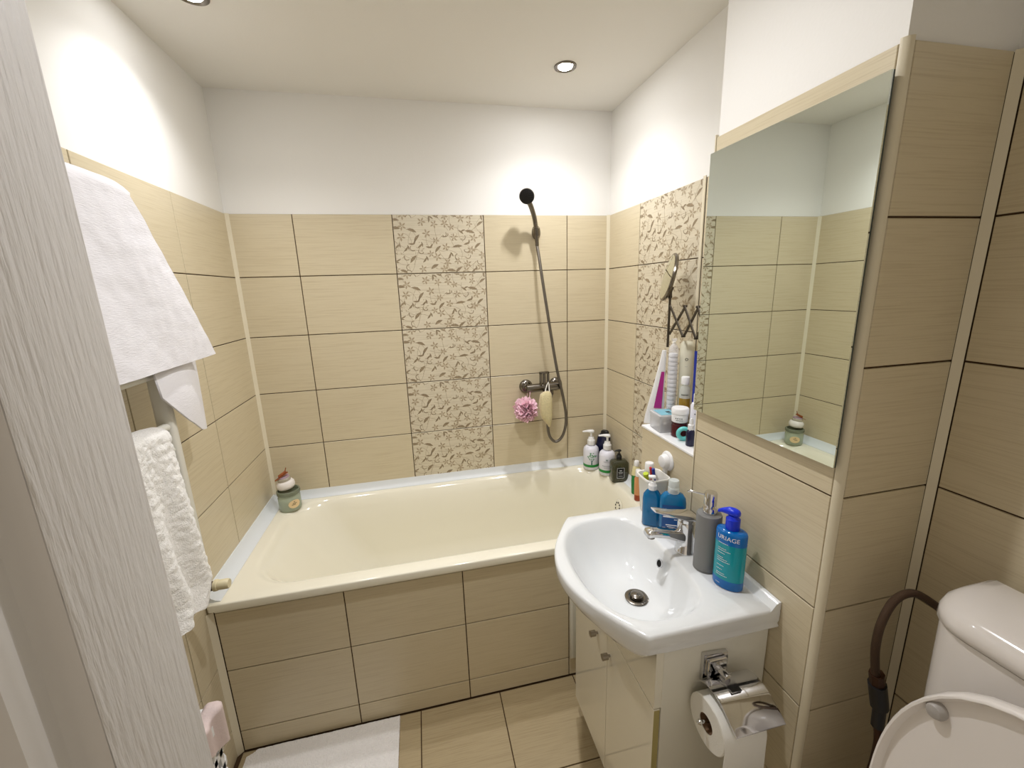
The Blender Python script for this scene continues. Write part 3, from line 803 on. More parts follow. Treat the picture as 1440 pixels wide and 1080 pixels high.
# ------------------------------------------------------------------ laundry basket and cloth
def basket():
    x0, x1, y0, y1, h = .016, .196, -1.40, -1.066, .60
    t = thing('laundry_basket', 'white open-weave plastic laundry basket behind the door', 'basket', ((x0+x1)/2, (y0+y1)/2, 0))
    cx, cy = (x0+x1)/2, (y0+y1)/2; hx, hy = (x1-x0)/2, (y1-y0)/2
    MB().box(-hx+.004, hx-.004, -hy+.004, hy-.004, .002, .010).build('bottom', M['white_plastic'], t)
    def ringbox(z0, z1, o, i):
        m = MB()
        R = [rrect(-hx+o, hx-o, -hy+o, hy-o, .02, z0, 3), rrect(-hx+o, hx-o, -hy+o, hy-o, .02, z1, 3), rrect(-hx+i, hx-i, -hy+i, hy-i, .016, z1, 3), rrect(-hx+i, hx-i, -hy+i, hy-i, .016, z0, 3)]
        R.append(R[0]); return m.loft(R, False, False)
    ringbox(.575, h, -.004, .006).build('rim', M['white_plastic'], t, 40)
    ringbox(0, .04, 0, .006).build('base_band', M['white_plastic'], t, 40)
    for k in range(12): ringbox(.075+k*.042, .091+k*.042, .001, .005).build('band', M['white_plastic'], t, 40)
    n = 12
    for k in range(n):
        y = -hy+.03+(2*hy-.06)*k/(n-1)
        for sx in (-1, 1): MB().box(sx*(hx-.001), sx*(hx-.006), y-.006, y+.006, .03, .58).build('slat', M['white_plastic'], t)
    for k in range(6):
        x = -hx+.03+(2*hx-.06)*k/5
        for sy in (-1, 1): MB().box(x-.006, x+.006, sy*(hy-.001), sy*(hy-.006), .03, .58).build('slat', M['white_plastic'], t)
    def f(u, v):
        if v < .45: k = v/.45; x, z = .150+.050*k, .570+.052*math.sin(PI*.5*min(1, k*1.6))
        else: k = (v-.45)/.55; x, z = .203+.003*math.sin(9*u), .620-.110*k*(1-.5*u)
        return (x+.004*math.sin(12*u), -1.072-.10*u, z+.004*math.sin(10*u))
    o = sheet('laundry_cloth', f, 24, 24, M['pink_cloth'], None, .004)
    tag(o, 'pale pinkish cloth hanging over the rim of the laundry basket', 'cloth')
basket()

# bath mat
def bath_mat():
    def f(u, v):
        x = .035+.505*u; y = -.688-.365*v
        r = .03
        z = .007+.0014*mnoise.noise(Vector((x*60, y*60, 0)))+.0008*mnoise.noise(Vector((x*170, y*170, 5)))
        if u < .06 and v < .05:
            k = (1-u/.06)*(1-v/.05); x += .014*k; y -= .014*k
        return (x, y, z)
    o = sheet('bath_mat', f, 110, 80, M['mat'], None, .010)
    tag(o, 'white fluffy bath mat on the floor in front of the tub', 'bath mat')
bath_mat()

# ------------------------------------------------------------------ toilet
def toilet():
    t = thing('toilet', 'white toilet with its lid raised against the cistern beside the pillar', 'toilet', (1.42, -1.76, 0))
    ox, oy = 1.42, -1.76
    def rel(mb): mb.v = [(v[0]-ox, v[1]-oy, v[2]) for v in mb.v]; return mb
    def plan(xf, xb, yl, yr, z, r=.055, n=7):       # rounded front corners, square at the wall
        out = []
        for cx, cy, a0 in ((xf+r, yl-r, 90), (xf+r, yr+r, 180)):
            for k in range(n+1):
                a = math.radians(a0+90*k/n); out.append((cx+r*math.cos(a), cy+r*math.sin(a), z))
        out += [(xb, yr, z), (xb, yl, z)]
        return out
    yl, yr = -1.548, -1.965
    R = [plan(1.525, 1.640, yl-.030, yr+.030, .50), plan(1.515, 1.640, yl-.018, yr+.018, .60), plan(1.505, 1.640, yl-.008, yr+.008, .82), plan(1.503, 1.636, yl-.006, yr+.006, .978)]
    rel(MB().loft(R)).build('cistern', M['toilet'], t, 50)
    R = [plan(1.502, 1.636, yl-.004, yr+.004, .980, .062), plan(1.496, 1.638, yl, yr, .984, .066), plan(1.495, 1.639, yl, yr, 1.000, .070), plan(1.500, 1.638, yl-.003, yr+.003, 1.012, .070),
         plan(1.512, 1.636, yl-.010, yr+.010, 1.022, .066), plan(1.533, 1.632, yl-.020, yr+.020, 1.030, .055), plan(1.565, 1.624, yl-.035, yr+.035, 1.034, .03)]
    ld = rel(MB().loft(R)).build('cistern_lid', M['toilet'], t, 60)
    rel(MB().lathe([(.020, 1.030), (.020, 1.038), (.017, 1.040), (.001, 1.040)], 24, (1.59, -1.756, 0))).build('flush_button', M['chrome'], ld, 40)
    def oval(cx, rx0, rx1, ry, z, n=36, yc=-1.76):
        out = []
        for k in range(n):
            a = 2*PI*k/n; ca, sa = math.cos(a), math.sin(a); rx = rx0 if ca < 0 else rx1
            e = 2.0 if ca < 0 else 2.8
            q = (abs(ca/rx)**e+abs(sa/ry)**e)**(-1/e); out.append((cx+ca*q, yc+sa*q, z))
        return out
    R = [oval(1.36, .13, .27, .11, 0), oval(1.36, .12, .27, .10, .06), oval(1.34, .15, .27, .12, .22), oval(1.28, .22, .30, .165, .40), oval(1.26, .255, .32, .182, .485), oval(1.26, .25, .315, .178, .500),
         oval(1.24, .19, .13, .125, .500), oval(1.24, .17, .11, .11, .44), oval(1.26, .11, .09, .07, .34)]
    rel(MB().loft(R)).build('bowl', M['toilet'], t, 60)
    R = [oval(1.235, .235, .175, .182, .503), oval(1.235, .240, .178, .186, .512), oval(1.235, .225, .170, .172, .522), oval(1.235, .175, .125, .120, .522), oval(1.235, .168, .12, .115, .512), oval(1.235, .17, .122, .118, .503)]
    R.append(R[0]); rel(MB().loft(R, False, False)).build('seat', M['toilet_plastic'], t, 60)
    # raised lid: outline in (y,z), leaning back on the cistern; its underside faces the room
    def outl(k, dx):
        out = []
        for i in range(56):
            a = 2*PI*i/56; ca, sa = math.cos(a), math.sin(a)
            ry, rz = .186, (.266 if sa > 0 else .20); e = 2.25 if sa > 0 else 3.2
            q = (abs(ca/ry)**e+abs(sa/rz)**e)**(-1/e)
            y, z = ca*q*k[0], sa*q*k[1]
            x = 1.425+(z)*.075+dx
            out.append((x, -1.762+y, .720+z))
        return out
    R = [outl((.50, .50), .016), outl((.96, .97), .016), outl((1, 1), .008), outl((1, 1), -.006), outl((.990, .992), -.010), outl((.975, .980), -.010), outl((.962, .970), -.004), outl((.945, .958), .002), outl((.5, .5), .003)]
    lid = rel(MB().loft(R)).build('lid', M['toilet_plastic'], t, 60)
    for s in (1, -1):
        y, z = -1.762+s*.130, .893
        x = 1.425+.195*.075
        rel(MB().lathe([(.0125, 0), (.0125, .007), (.009, .013), (.001, .015)], 18, sx=1.1).xf(Matrix.Translation((x+.001, y, z)) @ Matrix.Rotation(-PI/2, 4, 'Y'))).build('bumper', M['bumper'], lid, 40)
    for s in (1, -1): rel(MB().tube([(1.44, -1.762+s*.08, .530), (1.44, -1.762+s*.05, .530)], .014, 12)).build('hinge', M['toilet_plastic'], t, 40)
toilet()
def supply_hose():
    t = thing('supply_hose', 'braided flexible hose arching from the corner valve up to the cistern', 'hose', (1.55, -1.50, .66))
    def rel(mb): mb.v = [(v[0]-1.55, v[1]+1.50, v[2]-.66) for v in mb.v]; return mb
    rel(MB().tube([(1.610, -1.540, .930), (1.592, -1.518, .950), (1.563, -1.502, .967), (1.530, -1.497, .955), (1.508, -1.497, .912), (1.505, -1.497, .86), (1.514, -1.497, .81), (1.522, -1.497, .785)], .0070, 12, 8)).build('hose', M['braid'], t, 60)
    rel(MB().tube([(1.618, -1.552, .922), (1.603, -1.530, .940)], .011, 8)).build('nut', M['brown_metal'], t, 40)
    rel(MB().tube([(1.521, -1.497, .795), (1.528, -1.497, .768)], .0125, 8)).build('nut', M['brown_metal'], t, 40)
    rel(MB().tube([(1.527, -1.497, .77), (1.545, -1.497, .71)], .0150, 12).tube([(1.545, -1.497, .72), (1.55, -1.497, .66)], .011, 10)).build('valve', M['black'], t, 40)
    rel(MB().tube([(1.549, -1.497, .67), (1.553, -1.503, .60), (1.553, -1.49, .43), (1.553, -1.46, .40), (1.553, YN-.002, .40)], .008, 10, 4)).build('pipe', M['brown_metal'], t, 40)
supply_hose()

# ------------------------------------------------------------------ toilet paper holder and roll
def paper():
    t = thing('paper_holder', 'chrome toilet paper holder with a curved cover on the cabinet side', 'paper holder', (1.316, -1.312, .60))
    def rel(mb): mb.v = [(v[0]-1.316, v[1]+1.312, v[2]-.60) for v in mb.v]; return mb
    rel(MB().prism([(1.284, .656), (1.346, .650), (1.346, .716), (1.284, .722)], 'y', -1.313, -1.322)).build('plate', M['chrome'], t)
    rel(MB().box(1.291, 1.339, -1.331, -1.321, .662, .710, .003)).build('rosette', M['chrome'], t)
    rel(MB().tube([(1.315, -1.330, .688), (1.316, -1.345, .692), (1.318, -1.358, .690)], .0085, 12)).build('arm', M['chrome'], t, 40)
    rod = MB().tube([(1.318, -1.338, .676), (1.366, -1.338, .664), (1.374, -1.350, .645), (1.375, -1.370, .625), (1.368, -1.376, .613), (1.250, -1.376, .613), (1.240, -1.376, .616)], .004, 8, 4)
    rod.lathe([(.004, 0), (.0062, .003), (.0062, .007), (.002, .010)], 12, (1.242, -1.376, .610))
    rel(rod).build('rod', M['chrome'], t, 50)
    # curved cover
    prof = [(-1.324, .658), (-1.336, .672), (-1.354, .680), (-1.374, .681), (-1.394, .677), (-1.412, .669), (-1.428, .660), (-1.442, .650), (-1.444, .6485)]
    prof = [(p.x, p.y) for p in catmull([Vector((a, b, 0)) for a, b in prof], 3)]
    mb = MB(); n = len(prof); x0, x1 = 1.270, 1.388
    rg = []
    for (y, z) in prof:
        rg.append([(x0, y, z), (x0+.003, y, z+.0004), (x1-.003, y, z+.0004), (x1, y, z), (x1, y, z-.0016), (x0, y, z-.0016)])
    mb.loft(rg); rel(mb).build('cover', M['chrome'], t, 50)
    rel(MB().prism([(1.306, .6815), (1.330, .6815), (1.330, .6850), (1.306, .6850)], 'y', -1.346, -1.386)).build('cover_clip', M['chrome'], t)
    r = thing('toilet_roll', 'white toilet paper roll hanging under the chrome cover', 'toilet paper', (1.307, -1.376, .606))
    o = MB(); ri, ro = .020, .056; x0, x1 = -.050, .050; seg = 48
    def rr(rad, x): return [(x, rad*math.cos(2*PI*k/seg), rad*math.sin(2*PI*k/seg)) for k in range(seg)]
    R = [rr(ri, x0), rr(ro-.002, x0), rr(ro, x0+.002), rr(ro, x1-.002), rr(ro-.002, x1), rr(ri, x1)]
    o.loft(R, False, False); o.build('roll', M['paper'], r, 40)
    MB().loft([rr(ri, x0+.001), rr(ri-.0015, x0+.001), rr(ri-.0015, x1-.001), rr(ri, x1-.001)], False, False).build('core', M['card'], r, 40)
    def f(u, v):
        x = x0+.10*u+.004*math.sin(9*v)*(1-u)*v
        if v < .25:
            a = math.radians(70*(1-v/.25)); return (x, -(ro+.001)*math.cos(a), (ro+.001)*math.sin(a))
        k = (v-.25)/.75; return (x, -ro-.001-.004*math.sin(5*k)*k, -.24*k)
    sheet('hanging_sheet', f, 10, 32, M['paper'], r, .0012)
paper()

# ------------------------------------------------------------------ bottles on the tub corner
def pump(t, z, m, s=1.0, reach=-.034, neck=.010, lift=.0, m2=None):
    """collar, stem and nozzle of a pump dispenser; the nozzle points along local x"""
    MB().lathe([(.0150*s, 0), (.0155*s, .002*s), (.0155*s, .018*s), (.0125*s, .021*s), (.0105*s, .030*s)], 22, (0, 0, z)).build('collar', m, t, 40)
    zz = z+.028*s
    MB().lathe([(.0042*s, 0), (.0042*s, .020*s+lift)], 12, (0, 0, zz)).build('stem', m2 or m, t, 40)
    z2 = zz+.018*s+lift
    rg = []
    for k, (x, w, h, dz) in enumerate(((.011, .006, .0045, .003), (.006, .0095, .0065, .004), (-.004, .0095, .0065, .004), (-.016, .006, .0045, .0045), (reach, .0038, .0032, .0020))):
        rg.append([(x*s, w*s*math.cos(a), z2+(dz+h*math.sin(a))*s) for a in [2*PI*i/14 for i in range(14)]])
    MB().loft(rg).build('pump_head', m, t, 60)
def white_bottle(x, y, h, label, kind, rz):
    t = thing('pump_bottle', label, 'bottle', (x, y, RIM), rz, 'bottles in the tub corner')
    r = .0400; b = h
    MB().lathe([(r-.003, 0), (r, .003), (r, b-.024), (r-.003, b-.012), (r-.010, b-.004), (r-.018, b), (.0135, b+.002), (.0135, b+.008)], 36).build('body', M['bottle_white'], t, 50)
    MB().lathe([(r+.0003, .016), (r+.0004, .017), (r+.0004, .029), (r+.0003, .030)], 36, cap=False).build('green_band', M['green'], t, 60)
    pump(t, b+.006, M['white_plastic'], 1.3, lift=.006)
    if kind == 'tree':
        g = MB(); rnd = random.Random(5)
        for k in range(26):
            a = rnd.uniform(0, 6.28); q = rnd.uniform(.2, 1); u, v = .028*q*math.cos(a), .017*q*math.sin(a)
            g.add([(u+.0040*math.cos(i*PI/4), v+.0030*math.sin(i*PI/4), 0) for i in range(8)], [list(range(8))])
        wrap(g, r, .078).build('tree_crown', M['sage'], t)
        k = MB(); k.add([(-.0035, -.024, 0), (.0035, -.024, 0), (.0018, .002, 0), (-.0018, .002, 0)], [[0, 1, 2, 3]])
        for sgn in (-1, 1): k.add([(-.001, -.008, 0), (.001, -.010, 0), (sgn*.014+.0012, .008, 0), (sgn*.014-.0012, .008, 0)], [[0, 1, 2, 3]])
        wrap(k, r, .055, off=.0009).build('tree_trunk', M['teal_dark'], t)
    else:
        k = MB()
        for i in range(3):
            u = (-.004, 0, .004)[i]; k.add([(u-.002, -.005, 0), (u+.002, -.005, 0), (u, .005, 0)], [[0, 1, 2]])
        wrap(k, r, .086).build('leaf_mark', M['teal_dark'], t)
        k = MB()
        for zz, w in ((.012, .018), (.008, .014), (-.010, .024), (-.015, .022), (-.022, .016)):
            k.add([(-w, zz-.0008, 0), (w, zz-.0008, 0), (w, zz+.0008, 0), (-w, zz+.0008, 0)], [[0, 1, 2, 3]])
            k2 = 6
        # cut the long lines in short pieces so that they follow the round body
        kk = MB()
        for f in k.f:
            a, b2, c, d = [k.v[i] for i in f]
            for i in range(6):
                u0 = a[0]+(b2[0]-a[0])*i/6; u1 = a[0]+(b2[0]-a[0])*(i+.82)/6
                kk.add([(u0, a[1], 0), (u1, a[1], 0), (u1, c[1], 0), (u0, c[1], 0)], [[0, 1, 2, 3]])
        wrap(kk, r, .064).build('print_lines', M['grey_print'], t)
white_bottle(1.548, -.070, .124, 'white pump bottle with a green tree print, leftmost in the tub corner', 'tree', face_cam(1.548, -.072, .1))
white_bottle(1.598, -.156, .124, 'white pump bottle with a small leaf mark and green band, second in the tub corner', 'mark', face_cam(1.601, -.15, 0))
def black_bottle():
    t = thing('shampoo_bottle', 'dark navy flat bottle behind the second white pump bottle', 'bottle', (1.616, -.066, RIM), face_cam(1.616, -.066)-.5, 'bottles in the tub corner')
    R = [rrect(-.034, .034, -.014, .014, .012, 0, 4), rrect(-.038, .038, -.016, .016, .014, .004, 4), rrect(-.038, .040, -.016, .016, .014, .12, 4), rrect(-.028, .040, -.016, .016, .014, .165, 4), rrect(-.014, .034, -.013, .013, .012, .180, 4)]
    MB().loft(R).build('body', M['navy'], t, 50)
    MB().loft([rrect(-.012, .032, -.012, .012, .011, .180, 4), rrect(-.010, .032, -.012, .012, .011, .194, 4), rrect(-.004, .026, -.008, .008, .007, .199, 4)]).build('cap', M['black'], t, 40)
black_bottle()
def square_bottle():
    t = thing('soap_dispenser_bottle', 'smoky square pump bottle with a framed black label in the tub corner', 'bottle', (1.617, -.247, RIM), face_cam(1.617, -.247, .35), 'bottles in the tub corner')
    hx, hy = .040, .028
    R = [rrect(-hx+.003, hx-.003, -hy+.003, hy-.003, .008, 0, 4), rrect(-hx, hx, -hy, hy, .010, .004, 4), rrect(-hx, hx, -hy, hy, .010, .096, 4), rrect(-hx+.006, hx-.006, -hy+.006, hy-.006, .010, .105, 4), rrect(-.012, .012, -.012, .012, .0115, .109, 4), rrect(-.012, .012, -.012, .012, .0115, .114, 4)]
    MB().loft(R).build('body', M['smoke'], t, 50)
    lb = MB().box(-.020, .020, -hy-.0008, -hy+.0002, .020, .078).build('label', M['ink'], t)
    fr = MB()
    for a, b, c, d in ((-.018, .018, .0225, .0237), (-.018, .018, .0743, .0755), (-.018, -.0168, .0225, .0755), (.0168, .018, .0225, .0755)): fr.box(a, b, -hy-.0011, -hy-.0007, c, d)
    fr.box(-.006, .006, -hy-.0011, -hy-.0007, .060, .063); fr.box(-.011, .011, -hy-.0011, -hy-.0007, .052, .0535); fr.box(-.009, .009, -hy-.0011, -hy-.0007, .046, .0472); fr.box(-.010, .010, -hy-.0011, -hy-.0007, .033, .0342)
    fr.build('label_print', M['white_ink'], lb)
    pump(t, .112, M['black'], .85, reach=-.026)
square_bottle()
def green_bottle():
    t = thing('lotion_bottle', 'green and pale yellow bottle with a white cap on the tub rim', 'bottle', (1.628, -.395, RIM), face_cam(1.628, -.395), 'bottles in the tub corner')
    def e(rx, ry, z): return [(rx*math.cos(2*PI*k/24), ry*math.sin(2*PI*k/24), z) for k in range(24)]
    MB().loft([e(.017, .011, 0), e(.019, .013, .004), e(.021, .014, .06), e(.020, .014, .092)]).build('lower_body', M['green_bottle'], t, 50)
    MB().loft([e(.020, .014, .0922), e(.0195, .0135, .11), e(.015, .012, .130), e(.009, .009, .137)]).build('upper_body', M['pale_bottle'], t, 50)
    MB().lathe([(.011, .137), (.0115, .139), (.0115, .158), (.009, .161), (.001, .161)], 20).build('cap', M['white_plastic'], t, 40)
green_bottle()
def orange_bottle():
    t = thing('scrub_tube', 'small orange and brown-red bottle with a white cap on the tub rim', 'bottle', (1.606, -.452, RIM), face_cam(1.606, -.452), 'bottles in the tub corner')
    def e(rx, ry, z): return [(rx*math.cos(2*PI*k/24), ry*math.sin(2*PI*k/24), z) for k in range(24)]
    MB().loft([e(.013, .010, 0), e(.0145, .012, .003), e(.015, .012, .028)]).build('lower_body', M['red_brown'], t, 50)
    MB().loft([e(.015, .012, .0282), e(.016, .012, .07), e(.016, .0115, .105), e(.010, .010, .116)]).build('upper_body', M['orange_bottle'], t, 50)
    MB().lathe([(.012, .116), (.0125, .118), (.0125, .142), (.011, .145), (.001, .145)], 20).build('cap', M['white_plastic'], t, 40)
orange_bottle()

# candle jars in the left corner
def jars():
    x, y = .094, -.094
    t = thing('candle_jar', 'green glass candle jar with a cream oval label in the tub corner', 'jar', (x, y, RIM), face_cam(x, y, .15))
    r = .0460
    MB().lathe([(r-.008, 0), (r-.002, .003), (r, .010), (r, .062), (r-.003, .070), (r-.003, .074)], 36).build('body', M['jar_green'], t, 50)
    MB().lathe([(r-.006, .0742), (r+.001, .076), (r+.002, .084), (r+.001, .092), (r-.004, .094), (r-.006, .092), (r-.007, .080)], 36).build('rim', M['jar_rim'], t, 50)
    lb = MB(); n = 24; lb.add([(.024*math.cos(2*PI*k/n), .017*math.sin(2*PI*k/n), 0) for k in range(n)], [])
    # oval label in vertical strips
    lb = MB()
    for i in range(12):
        u0, u1 = -.026+.052*i/12, -.026+.052*(i+1)/12
        h0, h1 = [.019*math.sqrt(max(0, 1-(u/.026)**2)) for u in (u0, u1)]
        lb.add([(u0+.010, -h0, 0), (u1+.010, -h1, 0), (u1+.010, h1, 0), (u0+.010, h0, 0)], [[0, 1, 2, 3]])
    l = wrap(lb, r, .036, off=.0008).build('label', M['label_cream'], t)
    pr = MB()
    for z, a, b in ((.004, .002, .019), (-.002, -.002, .014), (.011, .006, .013)):
        for i in range(5):
            u0 = a+(b-a)*i/5; u1 = a+(b-a)*(i+.8)/5; pr.add([(u0, z-.0013, 0), (u1, z-.0013, 0), (u1, z+.0013, 0), (u0, z+.0013, 0)], [[0, 1, 2, 3]])
    wrap(pr, r, .036, off=.0012).build('label_print', M['ink'], l)
    s = thing('small_candle_jar', 'small white jar with a brown ribbon, tilted on top of the green candle jar', 'jar', (x-.004, y+.002, RIM+.0965), face_cam(x, y, 0))
    tl = Matrix.Rotation(math.radians(-7), 4, 'Y') @ Matrix.Translation((0, 0, .003))
    MB().lathe([(.024, 0), (.033, .003), (.037, .012), (.037, .026), (.031, .035), (.026, .038)], 32).xf(tl).build('body', M['wax'], s, 50)
    MB().lathe([(.024, .0382), (.0265, .039), (.0265, .050), (.0235, .053)], 32).xf(tl).build('neck', M['jar_clear'], s, 50)
    MB().lathe([(.0235, .0532), (.024, .055), (.021, .060), (.001, .061)], 32).xf(tl).build('lid', M['lilac'], s, 50)
    rb = MB(); tr = tl @ Matrix.Translation((-.006, -.012, .064)) @ Matrix.Rotation(math.radians(-22), 4, 'Y')
    rb.box(-.030, .030, -.007, .007, -.001, .001).box(-.010, .026, -.004, .010, .001, .010, .002).tube([(.018, 0, .004), (.030, .004, .014), (.036, .002, .020)], .002, 6)
    rb.xf(tr).build('ribbon', M['ribbon'], s)
jars()

# ------------------------------------------------------------------ things on the washbasin
def tumbler():
    x, y = 1.407, -.888
    t = thing('toothbrush_tumbler', 'white rectangular toothbrush tumbler on the basin corner', 'tumbler', (x, y, BZ), 0)
    def rr(hx, hy, z, r): return rrect(-hx, hx, -hy, hy, r, z, 5)
    R = [rr(.026, .028, .0, .012), rr(.029, .031, .004, .014), rr(.036, .039, .118, .016), rr(.0405, .0425, .122, .018), rr(.0415, .0435, .127, .018), rr(.040, .042, .130, .018), rr(.0365, .0385, .129, .016), rr(.034, .036, .120, .015), rr(.0275, .029, .010, .012)]
    MB().loft(R).build('cup', M['cup'], t, 50)
    b = thing('toothbrush', 'red and blue toothbrush leaning in the white tumbler', 'toothbrush', (x-.006, y-.010, BZ+.012))
    MB().tube([(.012, .010, 0), (.002, -.006, .085), (-.010, -.014, .150)], lambda u: .0045+.001*u, 10, 4, flat=.7).build('handle', M['blue'], b, 50)
    MB().tube([(-.002, -.003, .090), (-.015, -.006, .152)], .0042, 8).build('grip', M['red'], b, 50)
    b = thing('toothbrush', 'lime green toothbrush standing low in the white tumbler', 'toothbrush', (x-.014, y+.004, BZ+.012))
    MB().tube([(.010, 0, 0), (-.004, 0, .09), (-.012, -.004, .122)], .006, 10, 4).build('handle', M['lime'], b, 50)
    MB().tube([(-.008, -.002, .108), (-.013, -.004, .126)], .0085, 10).build('grip', M['lime'], b, 50)
    p = thing('toothpaste_tube', 'white toothpaste tube standing cap up in the white tumbler', 'toothpaste', (x-.004, y+.018, BZ+.012))
    def e(rx, ry, z): return [(rx*math.cos(2*PI*k/20), ry*math.sin(2*PI*k/20), z) for k in range(20)]
    MB().loft([e(.020, .002, 0), e(.018, .008, .05), e(.0145, .0135, .118), e(.009, .009, .122)]).build('tube', M['white_plastic'], p, 50)
    MB().lathe([(.0135, .122), (.0140, .124), (.0135, .150), (.012, .152), (.001, .152)], 24).build('cap', M['white_plastic'], p, 40)
tumbler()
def suction_hook():
    t = thing('suction_hook', 'white round suction hook on the tile above the toothbrush tumbler', 'hook', (XP, -.880, .982))
    q = Matrix.Rotation(-PI/2, 4, 'Y')
    MB().lathe([(.031, 0), (.032, .002), (.030, .006), (.024, .009)], 32).xf(q).build('suction_cup', M['white_plastic'], t, 40)
    MB().lathe([(.024, .009), (.022, .016), (.019, .024), (.014, .026), (.001, .026)], 28).xf(q).build('knob', M['white_plastic'], t, 40)
    MB().box(-.014, -.006, -.009, .009, -.070, -.012, .002).build('arm', M['white_plastic'], t)
suction_hook()
def soap_bottle(x, y, rz, label, hasprint, body_h, kind):
    t = thing('soap_bottle', label, 'bottle', (x, y, BZ), rz, 'blue soap bottles on the basin')
    w, d = (.036, .017) if hasprint else (.027, .013)
    R = [rrect(-w+.004, w-.004, -d+.004, d-.004, .010, 0, 5), rrect(-w, w, -d, d, .014, .004, 5), rrect(-w, w, -d, d, .014, body_h-.030, 5), rrect(-w+.002, w-.002, -d+.001, d-.001, .014, body_h-.016, 5),
         rrect(-w+.010, w-.010, -d+.004, d-.004, .012, body_h-.004, 5), rrect(-.012, .012, -.012, .012, .0115, body_h, 5)]
    MB().loft(R).build('body', M['soap_blue'], t, 50)
    if kind == 'clear':
        c = MB().lathe([(.0155, body_h), (.016, body_h+.002), (.016, body_h+.016), (.0150, body_h+.017), (.0150, body_h+.034), (.013, body_h+.038), (.001, body_h+.038)], 24).build('cap', M['clear_cap'], t, 40)
    else:
        pump(t, body_h, M['white_plastic'], .80, reach=.004)
    if hasprint:
        f = -d-.0006
        MB().box(-.029, .029, -d-.0004, -d+.0006, .012, body_h-.034).build('label', M['soap_deep'], t)
        k = MB(); z0 = body_h-.050
        k.add([(-.019+.006*math.cos(i*PI/6), f, z0+.006*math.sin(i*PI/6)) for i in range(12)], [list(range(12))])
        for zz, a, b, h in ((z0+.005, -.004, .010, .0012), (z0, -.006, .018, .0016), (z0-.006, -.002, .014, .0010), (z0-.020, -.026, .024, .0024), (z0-.028, .004, .018, .001), (z0-.046, -.018, .014, .0014), (z0-.052, -.014, .010, .0012)):
            k.add([(a, f, zz-h), (b, f, zz-h), (b, f, zz+h), (a, f, zz+h)], [[0, 1, 2, 3]])
        for zz in (z0-.002, z0-.060):
            for a, b, c, d2 in ((.018, .026, -.004, -.003), (.018, .026, .003, .004), (.018, .019, -.004, .004), (.025, .026, -.004, .004)):
                k.add([(a, f, zz+c), (b, f, zz+c), (b, f, zz+d2), (a, f, zz+d2)], [[0, 1, 2, 3]])
        k.build('label_print', M['white_ink'], t)
soap_bottle(1.398, -1.010, face_cam(1.398, -1.01, .10), 'blue flat soap bottle with a clear cap and white print behind the tap', True, .132, 'clear')
soap_bottle(1.366, -.953, face_cam(1.366, -.953, .05), 'plain blue soap bottle with a white pump beside the tumbler', False, .118, 'pump')
def grey_dispenser():
    t = thing('soap_dispenser', 'matte grey cylindrical soap dispenser with a chrome pump', 'soap dispenser', (1.394, -1.168, BZ), 2.1)
    MB().lathe([(.0285, 0), (.0300, .001), (.0300, .003), (.0285, .004), (.0300, .005), (.0300, .150), (.0285, .154), (.016, .156)], 40).build('body', M['grey_matte'], t, 40)
    MB().lathe([(.0165, .155), (.0170, .157), (.0170, .170), (.0155, .172)], 28).build('collar', M['chrome'], t, 40)
    MB().lathe([(.0110, .171), (.0110, .178), (.0150, .179), (.0150, .208), (.0135, .211), (.001, .212)], 28).build('pump_head', M['chrome'], t, 40)
    MB().tube([(.010, .004, .202), (.045, .012, .203), (.052, .013, .200)], .0024, 8).build('nozzle', M['chrome'], t, 40)
grey_dispenser()
def gel_bottle():
    t = thing('cleansing_gel_bottle', 'tall translucent blue gel bottle with a bright blue pump on the basin edge', 'bottle', (1.402, -1.238, BZ), face_cam(1.402, -1.238, -.30))
    sx, sy, r = 1.0, .68, .0345
    MB().lathe([(r-.004, 0), (r-.001, .002), (r, .006), (r, .0245)], 40, sx=sx, sy=sy).build('base', M['gel_blue'], t, 50)
    MB().lathe([(r, .0247), (r, .118)], 40, sx=sx, sy=sy).build('body', M['gel_teal'], t, 50)
    MB().lathe([(r, .1182), (r, .143), (r-.002, .148), (r-.010, .151), (.014, .152)], 40, sx=sx, sy=sy).build('shoulder', M['gel_blue'], t, 50)
    MB().lathe([(.0150, .152), (.0155, .154), (.0155, .178), (.012, .182), (.0105, .186)], 24).build('collar', M['pump_blue'], t, 40)
    rg = []
    for x, w, z, h in ((.014, .006, .192, .005), (.010, .0115, .193, .008), (0, .0125, .194, .010), (-.012, .010, .194, .009), (-.024, .0065, .191, .006), (-.034, .0045, .186, .004)):
        rg.append([(x, w*math.cos(a), z+h*math.sin(a)) for a in [2*PI*i/18 for i in range(18)]])
    MB().loft(rg).build('pump_head', M['pump_blue'], t, 60)
    wrap(text_mb('URIAGE', .0150), r, .134, sx, sy, .0008).build('lettering', M['white_ink'], t)
    k = MB()
    rnd = random.Random(8)
    for zz, w in ((.119, .016), (.105, .014), (.100, .020), (.093, .012), (.082, .010), (.077, .016), (.072, .020), (.060, .012), (.050, .010), (.040, .014), (.035, .018), (.013, .008)):
        u = -.022; end = u+w*1.5
        while u < end:
            l = rnd.uniform(.002, .005); k.add([(u, zz-.0006, 0), (min(u+l, end), zz-.0006, 0), (min(u+l, end), zz+.0006, 0), (u, zz+.0006, 0)], [[0, 1, 2, 3]]); u += l+.0008
    wrap(k, r, 0, sx, sy, .0008).build('label_print', M['white_ink'], t)
gel_bottle()

